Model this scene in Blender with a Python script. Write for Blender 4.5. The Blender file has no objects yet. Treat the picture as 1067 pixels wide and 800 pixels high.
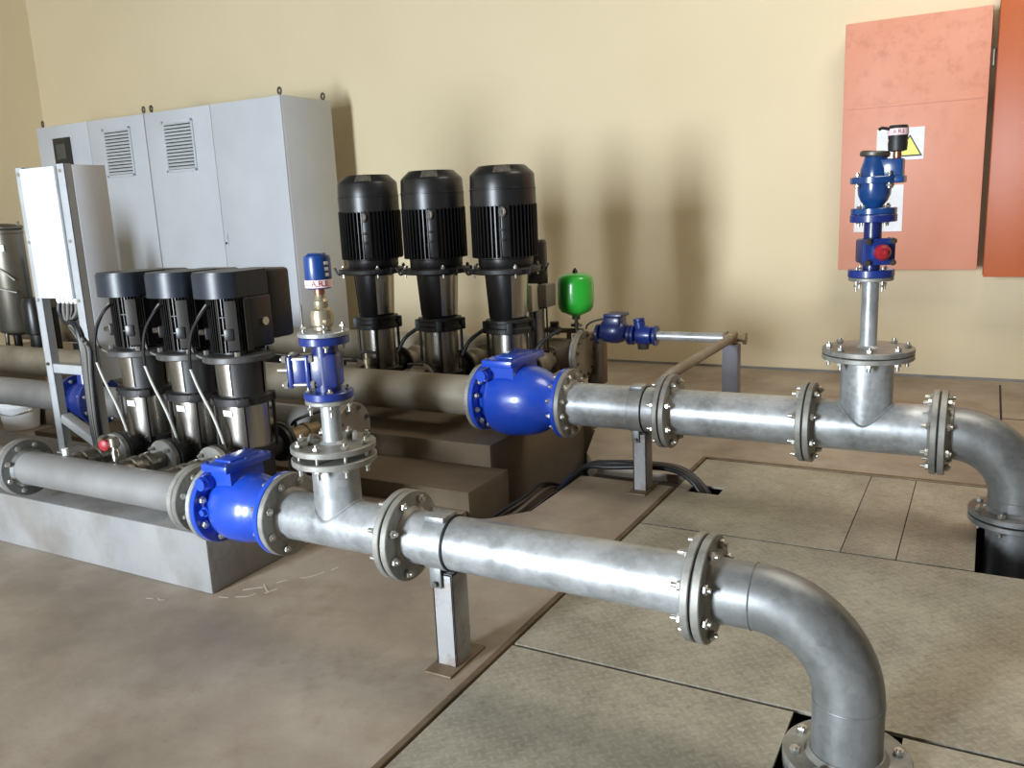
import bpy, bmesh, math, random
from mathutils import Vector, Matrix
random.seed(7)
PI = math.pi
C = bpy.context.scene.collection
scn = bpy.context.scene
V = Vector

# ------------------------------------------------------------------ materials
def new_mat(name):
    m = bpy.data.materials.new(name); m.use_nodes = True
    nt = m.node_tree; b = nt.nodes['Principled BSDF']
    return m, nt, b
def srgb(r, g, b):
    f = lambda c: (c/255/12.92) if c/255 <= .04045 else ((c/255+.055)/1.055)**2.4
    return (f(r), f(g), f(b), 1)
def coords(nt, scale=(1, 1, 1)):
    t = nt.nodes.new('ShaderNodeTexCoord'); mp = nt.nodes.new('ShaderNodeMapping')
    mp.inputs['Scale'].default_value = scale
    nt.links.new(t.outputs['Object'], mp.inputs['Vector']); return mp.outputs['Vector']
def noise(nt, vec, scale, detail=4, rough=.55):
    n = nt.nodes.new('ShaderNodeTexNoise'); n.inputs['Scale'].default_value = scale
    n.inputs['Detail'].default_value = detail; n.inputs['Roughness'].default_value = rough
    nt.links.new(vec, n.inputs['Vector']); return n.outputs['Fac']
def ramp(nt, fac, stops):
    r = nt.nodes.new('ShaderNodeValToRGB'); e = r.color_ramp.elements
    e[0].position, e[0].color = stops[0]; e[1].position, e[1].color = stops[-1]
    for p, c in stops[1:-1]:
        x = e.new(p); x.color = c
    nt.links.new(fac, r.inputs['Fac']); return r.outputs['Color']
def mix(nt, fac, a, b, mode='MIX'):
    m = nt.nodes.new('ShaderNodeMix'); m.data_type = 'RGBA'; m.blend_type = mode
    for s, v in ((0, fac), (6, a), (7, b)):
        if hasattr(v, 'links'): nt.links.new(v, m.inputs[s])
        else: m.inputs[s].default_value = v
    return m.outputs[2]
def bump(nt, b, h, strength=.2, dist=.005):
    n = nt.nodes.new('ShaderNodeBump'); n.inputs['Strength'].default_value = strength
    n.inputs['Distance'].default_value = dist
    nt.links.new(h, n.inputs['Height']); nt.links.new(n.outputs['Normal'], b.inputs['Normal'])
def mottled(name, c1, c2, scale=6, rough=.6, metal=0, bstr=0, bscale=40, coat=0, detail=4, spread=.2, c3=None, scale3=2):
    m, nt, b = new_mat(name); v = coords(nt)
    col = ramp(nt, noise(nt, v, scale, detail), [(.5-spread, c1), (.5+spread, c2)])
    if c3:
        f = ramp(nt, noise(nt, v, scale3, 5, .65), [(.5, (0, 0, 0, 1)), (.68, (1, 1, 1, 1))])
        col = mix(nt, f, col, c3)
    nt.links.new(col, b.inputs['Base Color'])
    b.inputs['Roughness'].default_value = rough; b.inputs['Metallic'].default_value = metal
    b.inputs['Coat Weight'].default_value = coat; b.inputs['Coat Roughness'].default_value = .12
    if bstr: bump(nt, b, noise(nt, v, bscale, 3), bstr)
    return m
def plain(name, c, rough=.5, metal=0, coat=0, var=.08):
    c1 = tuple(x*(1-var) for x in c[:3])+(1,); c2 = tuple(min(1, x*(1+var)) for x in c[:3])+(1,)
    return mottled(name, c1, c2, 9, rough, metal, 0, 40, coat)

def galv(name, lo, hi, rough=.38, metal=.5, scale=55):
    m, nt, b = new_mat(name); v = coords(nt)
    v2 = coords(nt, (1, 2.2, .55))
    vo = nt.nodes.new('ShaderNodeTexVoronoi'); vo.inputs['Scale'].default_value = scale
    nt.links.new(v, vo.inputs['Vector'])
    sep = nt.nodes.new('ShaderNodeSeparateColor'); nt.links.new(vo.outputs['Color'], sep.inputs[0])
    big = noise(nt, v2, 6, 6, .65)
    a = nt.nodes.new('ShaderNodeMath'); a.operation = 'MULTIPLY_ADD'; a.inputs[1].default_value = .10
    nt.links.new(sep.outputs[0], a.inputs[0]); nt.links.new(big, a.inputs[2])
    col = ramp(nt, a.outputs[0], [(.33, lo), (.72, hi)])
    nt.links.new(col, b.inputs['Base Color']); b.inputs['Metallic'].default_value = metal
    rr = nt.nodes.new('ShaderNodeMapRange'); rr.inputs[1].default_value = .3; rr.inputs[2].default_value = .9
    rr.inputs[3].default_value = rough-.08; rr.inputs[4].default_value = rough+.14
    nt.links.new(a.outputs[0], rr.inputs[0]); nt.links.new(rr.outputs[0], b.inputs['Roughness'])
    bump(nt, b, big, .12, .004)
    return m

M = {}
M['galv'] = galv('galvanised steel', srgb(134, 137, 137), srgb(190, 193, 195))
M['galv_dull'] = galv('dull galvanised steel', srgb(112, 114, 114), srgb(146, 148, 148), .44, .55)
M['flange'] = galv('galvanised flange', srgb(118, 117, 111), srgb(160, 158, 151), .5, .4)
M['grey_pipe'] = mottled('grey painted pipe', srgb(122, 121, 119), srgb(144, 143, 142), 5, .5, .3)
M['dusty_pipe'] = mottled('dusty grey pipe', srgb(128, 118, 100), srgb(156, 148, 132), 5, .55, .2)
M['nut'] = plain('zinc bolt', srgb(196, 194, 186), .3, .85)
M['nut_dark'] = plain('dark bolt', srgb(95, 92, 85), .45, .7)
M['blue'] = mottled('blue epoxy', srgb(26, 66, 176), srgb(33, 76, 190), 4, .3, 0, .06, 30, .6)
M['blue_dark'] = mottled('dark blue epoxy', srgb(20, 40, 108), srgb(26, 50, 126), 4, .36, 0, .06, 30, .3)
M['navy'] = mottled('navy enamel', srgb(20, 30, 76), srgb(26, 38, 92), 6, .38, 0, .06, 40, .2)
M['blue_shaded'] = mottled('shaded blue epoxy', srgb(18, 32, 88), srgb(24, 40, 104), 4, .36, 0, .06, 30, .3)  # darker copy of the dark blue epoxy; valve body shade is in the colour
M['blue_valve'] = mottled('mid blue enamel', srgb(18, 58, 112), srgb(24, 68, 128), 5, .26, 0, 0, 30, .6)
M['blue_cap'] = plain('blue plastic cap', srgb(12, 56, 118), .35, 0, .3)
M['black_paint'] = mottled('black motor paint', srgb(20, 20, 21), srgb(30, 30, 31), 8, .35, 0, .04, 60)
M['black_cast'] = mottled('black cast iron', srgb(24, 24, 25), srgb(40, 39, 38), 10, .5, 0, .15, 60)
M['black_cap'] = plain('blue black plastic', srgb(34, 40, 50), .38)
M['steel'] = mottled('stainless steel', srgb(178, 174, 166), srgb(198, 194, 186), 3, .27, 1)
M['dark_steel'] = mottled('brushed dark steel', srgb(112, 108, 98), srgb(138, 133, 122), 3, .4, .8)
M['bracket'] = plain('grey brown bracket', srgb(58, 55, 52), .45, .3)
M['flange_grey'] = mottled('worn dark grey casting', srgb(62, 62, 62), srgb(92, 91, 89), 14, .45, .3)
M['worn_sheen'] = mottled('worn grey sheen', srgb(70, 66, 60), srgb(120, 114, 104), 60, .4, .3)
M['rod'] = plain('dark tie rod', srgb(52, 50, 48), .45, .6)
M['brass'] = plain('brass', srgb(172, 162, 138), .36, .65)
M['copper'] = plain('reddish brass nipple', srgb(176, 118, 96), .35, .8)
M['red'] = plain('red plastic', srgb(150, 28, 40), .45)
M['band'] = plain('pale pink label band', srgb(240, 208, 210), .45)
M['ink'] = plain('dark red ink', srgb(130, 20, 34), .5)
M['white'] = plain('white plastic', srgb(232, 234, 234), .45)
M['white_cable'] = plain('pale grey cable', srgb(186, 184, 176), .5)
M['black_cable'] = plain('black cable', srgb(26, 27, 30), .45)
M['blue_cable'] = plain('dark blue cable', srgb(34, 42, 74), .45)
M['grey_cable'] = plain('dusty grey cable', srgb(104, 100, 92), .6)
M['ral'] = mottled('light grey enamel', srgb(190, 194, 200), srgb(200, 204, 210), 2, .42)
M['box_lid'] = plain('white grey enamel lid', srgb(204, 209, 213), .4)
M['strut'] = plain('pale grey enamel strut', srgb(160, 162, 164), .45)
M['gasket'] = plain('black rubber', srgb(20, 20, 20), .7)
M['dark'] = plain('dark recess', srgb(40, 42, 44), .6)
M['screen'] = plain('dark screen bezel', srgb(34, 36, 34), .4)
M['glass'] = plain('screen glass', srgb(70, 76, 72), .15)
M['vent'] = plain('grey vent slats', srgb(196, 200, 202), .5)
M['green'] = mottled('green vessel enamel', srgb(38, 166, 48), srgb(46, 178, 56), 4, .32, 0, 0, 40, .5)
M['post_dark'] = mottled('grey blue painted post', srgb(116, 116, 126), srgb(130, 130, 140), 6, .55)
M['post'] = mottled('bluish grey painted post', srgb(146, 146, 146), srgb(166, 166, 166), 6, .55, .1, 0, 40, 0, 4, .2, srgb(132, 112, 96), 9)
M['ivory'] = plain('ivory box', srgb(196, 190, 164), .5)
M['grey_box'] = plain('grey box', srgb(126, 122, 112), .5)
M['tan_valve'] = plain('dusty brass valve', srgb(150, 132, 104), .5, .5)
M['paper'] = plain('white paper', srgb(236, 238, 242), .7)
M['yellow'] = plain('warning yellow', srgb(236, 232, 120), .5)
M['wood'] = plain('orange brown block', srgb(150, 106, 60), .7)
M['angle'] = mottled('rusty brown angle frame', srgb(98, 82, 62), srgb(128, 110, 88), 12, .6, .3)

M['concrete_block'] = mottled('plinth concrete', srgb(118, 118, 118), srgb(146, 145, 143), 2.6, .85, 0, .35, 35, 0, 6, .25, srgb(112, 106, 98), 1.4)
M['brown_block'] = mottled('brown plinth concrete', srgb(92, 80, 64), srgb(116, 102, 82), 3.2, .88, 0, .35, 35, 0, 6, .25, srgb(100, 84, 66), 1.6)
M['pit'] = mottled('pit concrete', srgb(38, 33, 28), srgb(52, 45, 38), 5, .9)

# floor: worn screed with stains
def floor_mat():
    m, nt, b = new_mat('worn floor screed'); v = coords(nt)
    c = ramp(nt, noise(nt, v, 1.3, 7, .62), [(.3, srgb(128, 117, 103)), (.5, srgb(160, 147, 131)), (.7, srgb(184, 173, 158))])
    f = ramp(nt, noise(nt, v, 3.1, 6, .7), [(.5, (0, 0, 0, 1)), (.75, (.75, .75, .75, 1))])
    c = mix(nt, f, c, srgb(138, 119, 99))
    g = ramp(nt, noise(nt, v, 24, 4, .7), [(.62, (0, 0, 0, 1)), (.8, (.4, .4, .4, 1))])
    c = mix(nt, g, c, srgb(112, 96, 82))
    nt.links.new(c, b.inputs['Base Color'])
    r = nt.nodes.new('ShaderNodeMapRange'); r.inputs[3].default_value = .42; r.inputs[4].default_value = .72
    nt.links.new(noise(nt, v, 2.2, 5), r.inputs[0]); nt.links.new(r.outputs[0], b.inputs['Roughness'])
    bump(nt, b, noise(nt, v, 18, 6), .18, .006)
    return m
M['floor'] = floor_mat()

# paint of the walls
def wall_mat():
    m, nt, b = new_mat('cream yellow wall paint'); v = coords(nt)
    c = ramp(nt, noise(nt, v, .8, 4), [(.3, srgb(222, 206, 171)), (.7, srgb(227, 211, 177))])
    nt.links.new(c, b.inputs['Base Color']); b.inputs['Roughness'].default_value = .7
    bump(nt, b, noise(nt, v, 60, 3), .05, .003)
    return m
M['wall'] = wall_mat()
M['ceiling'] = plain('dull ceiling', srgb(118, 108, 90), .8)
M['wall_dark'] = plain('dull brown brick paint', srgb(92, 80, 64), .8)

# checker plate : short raised bars, alternately turned by ninety degrees
def plate_mat():
    m, nt, b = new_mat('checker plate'); v = coords(nt)
    def math_(op, a, c=None, d=None):
        n = nt.nodes.new('ShaderNodeMath'); n.operation = op
        for i, x in enumerate((a, c, d)):
            if x is None: continue
            if hasattr(x, 'links'): nt.links.new(x, n.inputs[i])
            else: n.inputs[i].default_value = x
        return n.outputs[0]
    s = nt.nodes.new('ShaderNodeSeparateXYZ'); nt.links.new(v, s.inputs[0])
    x = math_('MULTIPLY', s.outputs[0], 38); y = math_('MULTIPLY', s.outputs[1], 38)
    u = math_('MULTIPLY', math_('ADD', x, y), .7071); w = math_('MULTIPLY', math_('SUBTRACT', x, y), .7071)
    par = math_('MODULO', math_('ABSOLUTE', math_('ADD', math_('FLOOR', u), math_('FLOOR', w))), 2)
    fu = math_('SUBTRACT', math_('FRACT', u), .5); fw = math_('SUBTRACT', math_('FRACT', w), .5)
    def ell(a, c):
        return math_('ADD', math_('POWER', math_('MULTIPLY', math_('ABSOLUTE', a), 2.3), 2), math_('POWER', math_('MULTIPLY', math_('ABSOLUTE', c), 7), 2))
    e1 = math_('LESS_THAN', ell(fu, fw), 1); e2 = math_('LESS_THAN', ell(fw, fu), 1)
    h = math_('ADD', math_('MULTIPLY', e1, par), math_('MULTIPLY', e2, math_('SUBTRACT', 1, par)))
    base = ramp(nt, noise(nt, v, 2.4, 7, .65), [(.3, srgb(140, 136, 124)), (.55, srgb(174, 170, 155)), (.75, srgb(196, 192, 178))])
    fine = ramp(nt, noise(nt, v, 45, 4, .7), [(.45, (0, 0, 0, 1)), (.7, (.5, .5, .5, 1))])
    base = mix(nt, fine, base, srgb(120, 112, 96))
    col = mix(nt, math_('MULTIPLY', h, .2), base, srgb(212, 204, 182))
    nt.links.new(col, b.inputs['Base Color'])
    b.inputs['Roughness'].default_value = .5; b.inputs['Metallic'].default_value = .25
    bump(nt, b, h, .5, .003)
    return m
M['plate'] = plate_mat()

# faded salmon door with smudges
def orange_faded():
    m, nt, b = new_mat('faded salmon orange enamel'); v = coords(nt)
    c = ramp(nt, noise(nt, v, 1.6, 4), [(.3, srgb(214, 142, 114)), (.7, srgb(221, 156, 132))])
    f = ramp(nt, noise(nt, v, 9, 6, .75), [(.49, (0, 0, 0, 1)), (.72, (.5, .5, .5, 1))])
    s = nt.nodes.new('ShaderNodeSeparateXYZ'); nt.links.new(v, s.inputs[0])
    r = nt.nodes.new('ShaderNodeMapRange'); r.inputs[1].default_value = -.15; r.inputs[2].default_value = .45
    nt.links.new(s.outputs[2], r.inputs[0])
    c = mix(nt, mix(nt, r.outputs[0], (0, 0, 0, 1), f), c, srgb(176, 108, 88))
    nt.links.new(c, b.inputs['Base Color']); b.inputs['Roughness'].default_value = .5
    return m
M['salmon'] = orange_faded()
M['orange'] = mottled('deep orange enamel', srgb(176, 86, 36), srgb(186, 92, 42), 1.5, .42)
M['rust_red'] = plain('dark red edge', srgb(134, 52, 30), .6)

# ------------------------------------------------------------------ mesh helper
class MB:
    def __init__(s): s.bm = bmesh.new()
    def cyl(s, p0, p1, r0, r1=None, seg=32, cap=True):
        p0, p1 = V(p0), V(p1); r1 = r0 if r1 is None else r1
        return s.lathe([(r0, 0), (r1, (p1-p0).length)], p0, p1-p0, seg, cap)
    def lathe(s, prof, origin, axis, seg=32, cap=True, a0=0, a1=2*PI):
        origin = V(origin); q = V((0, 0, 1)).rotation_difference(V(axis).normalized())
        full = abs(a1-a0-2*PI) < 1e-6; n = seg if full else seg+1
        rings = []
        for r, z in prof:
            rings.append([s.bm.verts.new(origin + q @ V((r*math.cos(a0+(a1-a0)*i/seg), r*math.sin(a0+(a1-a0)*i/seg), z))) for i in range(n)])
        for A, B in zip(rings, rings[1:]):
            for i in range(seg):
                j = (i+1) % n
                s.bm.faces.new((A[i], A[j], B[j], B[i]))
        if cap and full:
            if prof[0][0] > 1e-5: s.bm.faces.new(rings[0][::-1])
            if prof[-1][0] > 1e-5: s.bm.faces.new(rings[-1])
        return s
    def box(s, c, size, bev=.0, rot=None):
        g = bmesh.ops.create_cube(s.bm, size=1); vs = g['verts']
        mat = Matrix.Translation(V(c)) @ (rot.to_4x4() if rot else Matrix()) @ Matrix.Diagonal(V((*size, 1)))
        bmesh.ops.transform(s.bm, matrix=mat, verts=vs)
        if bev:
            es = {e for v in vs for e in v.link_edges}
            bmesh.ops.bevel(s.bm, geom=list(es), offset=bev, segments=2, affect='EDGES', profile=.5)
        return s
    def bb(s, x0, x1, y0, y1, z0, z1, bev=0):
        return s.box(((x0+x1)/2, (y0+y1)/2, (z0+z1)/2), (x1-x0, y1-y0, z1-z0), bev)
    def prism(s, poly, z0, z1):
        a = [s.bm.verts.new((x, y, z0)) for x, y in poly]; b = [s.bm.verts.new((x, y, z1)) for x, y in poly]
        s.bm.faces.new(a[::-1]); s.bm.faces.new(b)
        n = len(poly)
        for i in range(n): s.bm.faces.new((a[i], a[(i+1) % n], b[(i+1) % n], b[i]))
        return s
    def tube(s, pts, r, seg=10, smooth=6):
        pts = [V(p) for p in pts]
        if smooth and len(pts) > 2:
            P = [pts[0]*2-pts[1]]+pts+[pts[-1]*2-pts[-2]]; out = []
            for i in range(1, len(P)-2):
                for k in range(smooth):
                    t = k/smooth; a, b, c, d = P[i-1:i+3]
                    out.append(.5*((2*b)+(c-a)*t+(2*a-5*b+4*c-d)*t*t+(3*b-a-3*c+d)*t**3))
            pts = out+[pts[-1]]
        rings = []; up = None
        for i, p in enumerate(pts):
            t = (pts[min(i+1, len(pts)-1)]-pts[max(i-1, 0)]).normalized()
            if up is None: up = t.orthogonal().normalized()
            up = (up-t*up.dot(t)).normalized(); sd = t.cross(up)
            rr = r[i] if isinstance(r, list) else r
            rings.append([s.bm.verts.new(p+up*rr*math.cos(2*PI*k/seg)+sd*rr*math.sin(2*PI*k/seg)) for k in range(seg)])
        for A, B in zip(rings, rings[1:]):
            for k in range(seg):
                s.bm.faces.new((A[k], A[(k+1) % seg], B[(k+1) % seg], B[k]))
        s.bm.faces.new(rings[0][::-1]); s.bm.faces.new(rings[-1])
        return s
    def torus(s, c, axis, R, r, seg=24, sg=8):
        q = V((0, 0, 1)).rotation_difference(V(axis).normalized()); c = V(c); g = []
        for i in range(seg):
            a = 2*PI*i/seg
            g.append([s.bm.verts.new(c+q @ V(((R+r*math.cos(2*PI*k/sg))*math.cos(a), (R+r*math.cos(2*PI*k/sg))*math.sin(a), r*math.sin(2*PI*k/sg)))) for k in range(sg)])
        for i in range(seg):
            A, B = g[i], g[(i+1) % seg]
            for k in range(sg): s.bm.faces.new((A[k], B[k], B[(k+1) % sg], A[(k+1) % sg]))
        return s
    def build(s, name, mat, parent=None, angle=38):
        me = bpy.data.meshes.new(name)
        bmesh.ops.recalc_face_normals(s.bm, faces=s.bm.faces)
        off = LOC.get(parent.name, V((0, 0, 0))) if parent else V((0, 0, 0))
        if off.length: bmesh.ops.translate(s.bm, verts=s.bm.verts, vec=-off)
        s.bm.to_mesh(me); s.bm.free()
        for p in me.polygons: p.use_smooth = True
        me.set_sharp_from_angle(angle=math.radians(angle))
        me.materials.append(M[mat] if isinstance(mat, str) else mat)
        o = bpy.data.objects.new(name, me); C.objects.link(o)
        if parent: o.parent = parent; LOC[o.name] = off
        return o
LOC = {}

def tag(o, label, cat, group=None):
    o['label'] = label; o['category'] = cat
    if group: o['group'] = group
    return o
def thing(name, label, cat, loc=(0, 0, 0), group=None):
    o = bpy.data.objects.new(name, None); C.objects.link(o); o.empty_display_size = .1
    o.location = loc; LOC[o.name] = V(loc)
    return tag(o, label, cat, group)
def struct(o): o['kind'] = 'structure'; return o
def copy_tree(o, parent=None):
    c = o.copy(); C.objects.link(c)
    if parent: c.parent = parent
    for ch in list(o.children): copy_tree(ch, c)
    return c
def place_copy(src, loc, label):
    c = copy_tree(src); c.location = loc; c['label'] = label
    return c

# ------------------------------------------------------------------ bolts & flanges
def hexprof(mb, z0, z1, r, axis_o=(0, 0, 0)):
    mb.lathe([(r*.9, z0), (r, z0+.0015), (r, z1-.0015), (r*.9, z1)], axis_o, (0, 0, 1), 6)
BOLT = {}
def bolt_mesh(L, s, tail, mat):
    k = (round(L, 4), round(s, 4), round(tail, 4), mat)
    if k not in BOLT:
        mb = MB(); h = s*1.0
        hexprof(mb, L/2, L/2+h, s*1.05); hexprof(mb, -L/2-h, -L/2, s*1.05)
        mb.cyl((0, 0, -L/2-h-tail), (0, 0, L/2+h+tail*.5), s*.55, seg=10)
        o = mb.build('bolt', mat); BOLT[k] = o.data; bpy.data.objects.remove(o)
    return BOLT[k]
def bolts(parent, c, axis, pcr, n, L, s, phase=.5, tail=.008, mat='nut'):
    axis = V(axis).normalized(); q = V((0, 0, 1)).rotation_difference(axis); c = V(c)
    off = LOC[parent.name]
    # a fixed zero direction so holes straddle the centre line
    if abs(axis.z) > .9: a, b = V((1, 0, 0)), V((0, 1, 0))
    else: a, b = V((0, 0, 1)), axis.cross(V((0, 0, 1))).normalized()
    for i in range(n):
        t = 2*PI*(i+phase)/n
        o = bpy.data.objects.new('bolt', bolt_mesh(L, s, tail, mat)); C.objects.link(o)
        o.parent = parent; o.location = c+(a*math.cos(t)+b*math.sin(t))*pcr-off
        o.rotation_mode = 'QUATERNION'; o.rotation_quaternion = q @ Matrix.Rotation(random.uniform(0, 1), 3, 'Z').to_quaternion()
def flange(parent, c, axis, R, r, t, mat='flange', hub=0, name='flange', raised=0):
    """disc of thickness t whose back face is at c and front at c+axis*t; hub: weld fillet on the back (<0) or front (>0) side"""
    e = .0025; mb = MB(); c = V(c); ax = V(axis).normalized()
    prof = [(r, 0), (R-e, 0), (R, e), (R, t-e), (R-e, t), (r, t)]
    if hub > 0: prof = prof[:-1]+[(r+.012, t), (r+.001, t+.012)]
    if hub < 0: prof = [(r+.001, -.012), (r+.012, 0)]+prof[1:]
    mb.lathe(prof, c, ax, 56, cap=True)
    return mb.build(name, mat, parent)

# ------------------------------------------------------------------ setting
Y_WALL, X_LEFT, X_RIGHT, Y_FRONT, Z_CEIL = 4.85, -8.6, 5.5, -7.0, 4.8
T = .12
fl = MB()
X0 = .442
fl.prism([(X_LEFT, Y_FRONT), (-.32, Y_FRONT), (-.32, 1.3), (-.42, 1.54), (-.42, Y_WALL), (X_LEFT, Y_WALL)], -T, 0)
fl.prism([(-.32, Y_FRONT), (X0, Y_FRONT), (X0, 1.82), (-.04, 1.82), (-.04, 1.26), (-.176, 1.10), (-.32, 1.03)], -T, 0)
fl.prism([(-.42, 2.72), (-.33, 2.66), (-.18, 2.2), (-.04, 2.0), (X0, 2.0), (X0, 2.345), (X_RIGHT, 2.345), (X_RIGHT, Y_WALL), (-.42, Y_WALL)], -T, 0)
fl.prism([(3.2, Y_FRONT), (X_RIGHT, Y_FRONT), (X_RIGHT, 2.345), (3.2, 2.345)], -T, 0)
fl.prism([(X0, Y_FRONT), (3.2, Y_FRONT), (3.2, -2.62), (X0, -2.62)], -T, 0)
struct(fl.build('floor', 'floor'))
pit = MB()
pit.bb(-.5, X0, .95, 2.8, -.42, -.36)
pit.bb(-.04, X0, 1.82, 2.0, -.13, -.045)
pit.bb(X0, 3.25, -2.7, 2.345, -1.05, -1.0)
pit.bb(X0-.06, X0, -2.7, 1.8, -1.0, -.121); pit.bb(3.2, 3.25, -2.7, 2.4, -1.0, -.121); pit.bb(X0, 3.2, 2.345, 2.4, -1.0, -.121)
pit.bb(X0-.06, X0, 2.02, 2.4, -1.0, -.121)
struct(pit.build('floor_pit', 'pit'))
def wall(name, *a, mat='wall'):
    return struct(MB().bb(*a).build(name, mat))
wall('wall_back', X_LEFT-.2, X_RIGHT+.2, Y_WALL, Y_WALL+.2, -T, Z_CEIL)
wall('wall_left', X_LEFT-.2, X_LEFT, Y_FRONT-.2, Y_WALL, -T, Z_CEIL)
wall('wall_right', X_RIGHT, X_RIGHT+.2, Y_FRONT-.2, Y_WALL, -T, Z_CEIL, mat='wall_dark')
# front wall (behind the camera) with a tall door opening
OX0, OX1, OZ0, OZ1 = -2.3, -1.1, .02, 2.9
w = MB(); f0, f1 = Y_FRONT-.2, Y_FRONT
w.bb(X_LEFT, OX0, f0, f1, -T, Z_CEIL); w.bb(OX0, OX1, f0, f1, -T, OZ0); w.bb(OX0, OX1, f0, f1, OZ1, Z_CEIL)
w.bb(OX1, X_RIGHT, f0, f1, -T, Z_CEIL)
struct(w.build('wall_front', 'wall_dark'))
struct(MB().bb(X_LEFT-.2, X_RIGHT+.2, Y_FRONT-.2, Y_WALL+.2, Z_CEIL, Z_CEIL+.15).build('ceiling', 'ceiling'))
# floor to wall cove line and trench edge frame
struct(MB().bb(X_LEFT, X_RIGHT, Y_WALL-.012, Y_WALL, 0, .018).build('baseboard_back', 'concrete_block'))
tr = MB()
tr.bb(X0, X0+.02, -2.62, 1.80, -.1, .006, .002); tr.bb(X0, X0+.02, 2.0, 2.345, -.1, .006, .002)
tr.bb(X0+.02, 3.2, 2.318, 2.345, -.1, .006, .002)
tr.bb(X0+.02, X0+.04, -2.62, 2.32, -.1, -.012)
struct(tr.build('trim_1', 'angle'))

jt = MB(); jt.bb(1.838, 1.85, 3.5, 4.7, -.002, .0012); jt.bb(1.85, 3.4, 3.70, 3.712, -.002, .0012)
struct(jt.build('trim_2', 'pit'))
# checker plates over the trench
def plate(polys, label):
    xs = [x for p in polys for x, y in p]; ys = [y for p in polys for x, y in p]
    r = (sum(xs)/len(xs), sum(ys)/len(ys), -.01)
    mb = MB()
    for p in polys: mb.prism(p, -.01, .001)
    bmesh.ops.translate(mb.bm, verts=mb.bm.verts, vec=-V(r))
    o = mb.build('floor_plate', 'plate'); o.location = r
    return tag(o, label, 'floor plate', 'checker plates over the pipe trench')
R4 = lambda x0, x1, y0, y1: [(x0, y0), (x1, y0), (x1, y1), (x0, y1)]
PL = X0+.028
plate([R4(PL, 1.335, -2.6, .154)], 'checker floor plate left of the pit that swallows the front elbow')
plate([R4(1.605, 3.18, -2.6, .154)], 'checker floor plate corner right of the pit that swallows the front elbow')
plate([R4(1.341, 1.599, -2.6, -.21)], 'narrow checker floor plate just in front of the front elbow pit')
plate([R4(PL, 3.18, .170, 1.300)], 'wide checker floor plate in front of the cable hole, behind the front pipe')
plate([R4(PL, .53, 1.312, 2.31), R4(.53, .68, 1.312, 1.775), R4(.53, .68, 1.885, 2.31), R4(.68, 1.284, 1.312, 2.31)], 'checker floor plate with the square cable hole beneath the rear pipe')
plate([R4(1.288, 1.482, 1.312, 2.31)], 'narrow checker floor plate right of the plate with the cable hole')
plate([R4(1.486, 1.745, 1.312, 2.31), R4(1.745, 2.10, 1.93, 2.31)], 'checker floor plate wrapped around the pit of the rear elbow')
plate([R4(2.104, 3.18, 1.312, 2.31)], 'checker floor plate right of the rear elbow pit')

# ------------------------------------------------------------------ concrete plinths
tag(MB().bb(-4.6, -.735, .022, .735, 0, .235, .008).build('plinth', 'concrete_block'), 'pale concrete plinth under the three short pumps', 'plinth')
pb = MB()
pb.bb(-6.0, -.40, 1.52, 2.68, -.4, .205, .008); pb.bb(-6.0, -.345, 2.65, 3.0, -.4, .205, .008)
pb.bb(-3.6, -.305, 1.15, 1.53, -.4, .09, .008)
tag(pb.build('stepped_plinth', 'brown_block'), 'brown stepped concrete plinth under the three tall pumps', 'plinth')

ch = MB()
for pts in ([(-.66, .10), (-.63, .13), (-.605, .15)], [(-.585, .2), (-.565, .24)], [(-.53, .27), (-.50, .30), (-.48, .35)], [(-.465, .38), (-.46, .41)], [(-.70, .02), (-.66, .03)], [(-.64, .045), (-.60, .07), (-.59, .10)], [(-.56, .115), (-.545, .16)], [(-.62, .17), (-.58, .14), (-.56, .13)], [(-.95, -.10), (-.92, -.092)], [(-.90, -.085), (-.885, -.09), (-.87, -.08)]):
    ch.tube([(x, y, .0005) for x, y in pts], .0035, 6, 3)
for v in ch.bm.verts: v.co.z = .0004+(v.co.z-.0005)*.2
M['chalk'] = plain('faint chalk', srgb(196, 188, 176), .9)
tag(ch.build('chalk_mark', 'chalk'), 'white chalk scribbles on the floor by the corner of the pale plinth', 'chalk mark')
# ------------------------------------------------------------------ front pipeline (y = 0)
HN = .392
def spool(label, cat='pipe', name='pipe_spool', loc=(0, 0, 0)): return thing(name, label, cat, loc)
r1, R1, t1 = .081, .140, .022
r0, R0 = .070, .118
# far left end
s = spool('grey pipe stub left of the flange at the left edge, on the pale plinth', loc=(-2.4, 0, HN))
MB().cyl((-3.4, 0, HN), (-1.76, 0, HN), r0, seg=48).build('pipe', 'grey_pipe', s)
flange(s, (-1.780, 0, HN), (1, 0, 0), R0, r0, .022, 'flange', -1)
sp = MB().bb(-2.85, -2.79, -.03, .04, .235, HN-r0+.004, .003).bb(-2.9, -2.74, -.05, .1, .235, .243).build('foot', 'post', s)
s = spool('grey painted pipe on the pale plinth, feeding the front blue valve', loc=(-1.2, 0, HN))
MB().cyl((-1.75, 0, HN), (-.71, 0, HN), r0, seg=48).build('pipe', 'grey_pipe', s)
f = flange(s, (-1.755, 0, HN), (1, 0, 0), R0, r0, .024, 'galv_dull', 1)
bolts(f, (-1.757, 0, HN), (1, 0, 0), .095, 8, .048, .011)
f = flange(s, (-.74, 0, HN), (1, 0, 0), R0+.004, r0, .022, 'flange', -1)
MB().cyl((-1.512, .03, HN+.055), (-1.512, .03, HN+.095), .012, seg=12).build('nipple', 'white', s)
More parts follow.
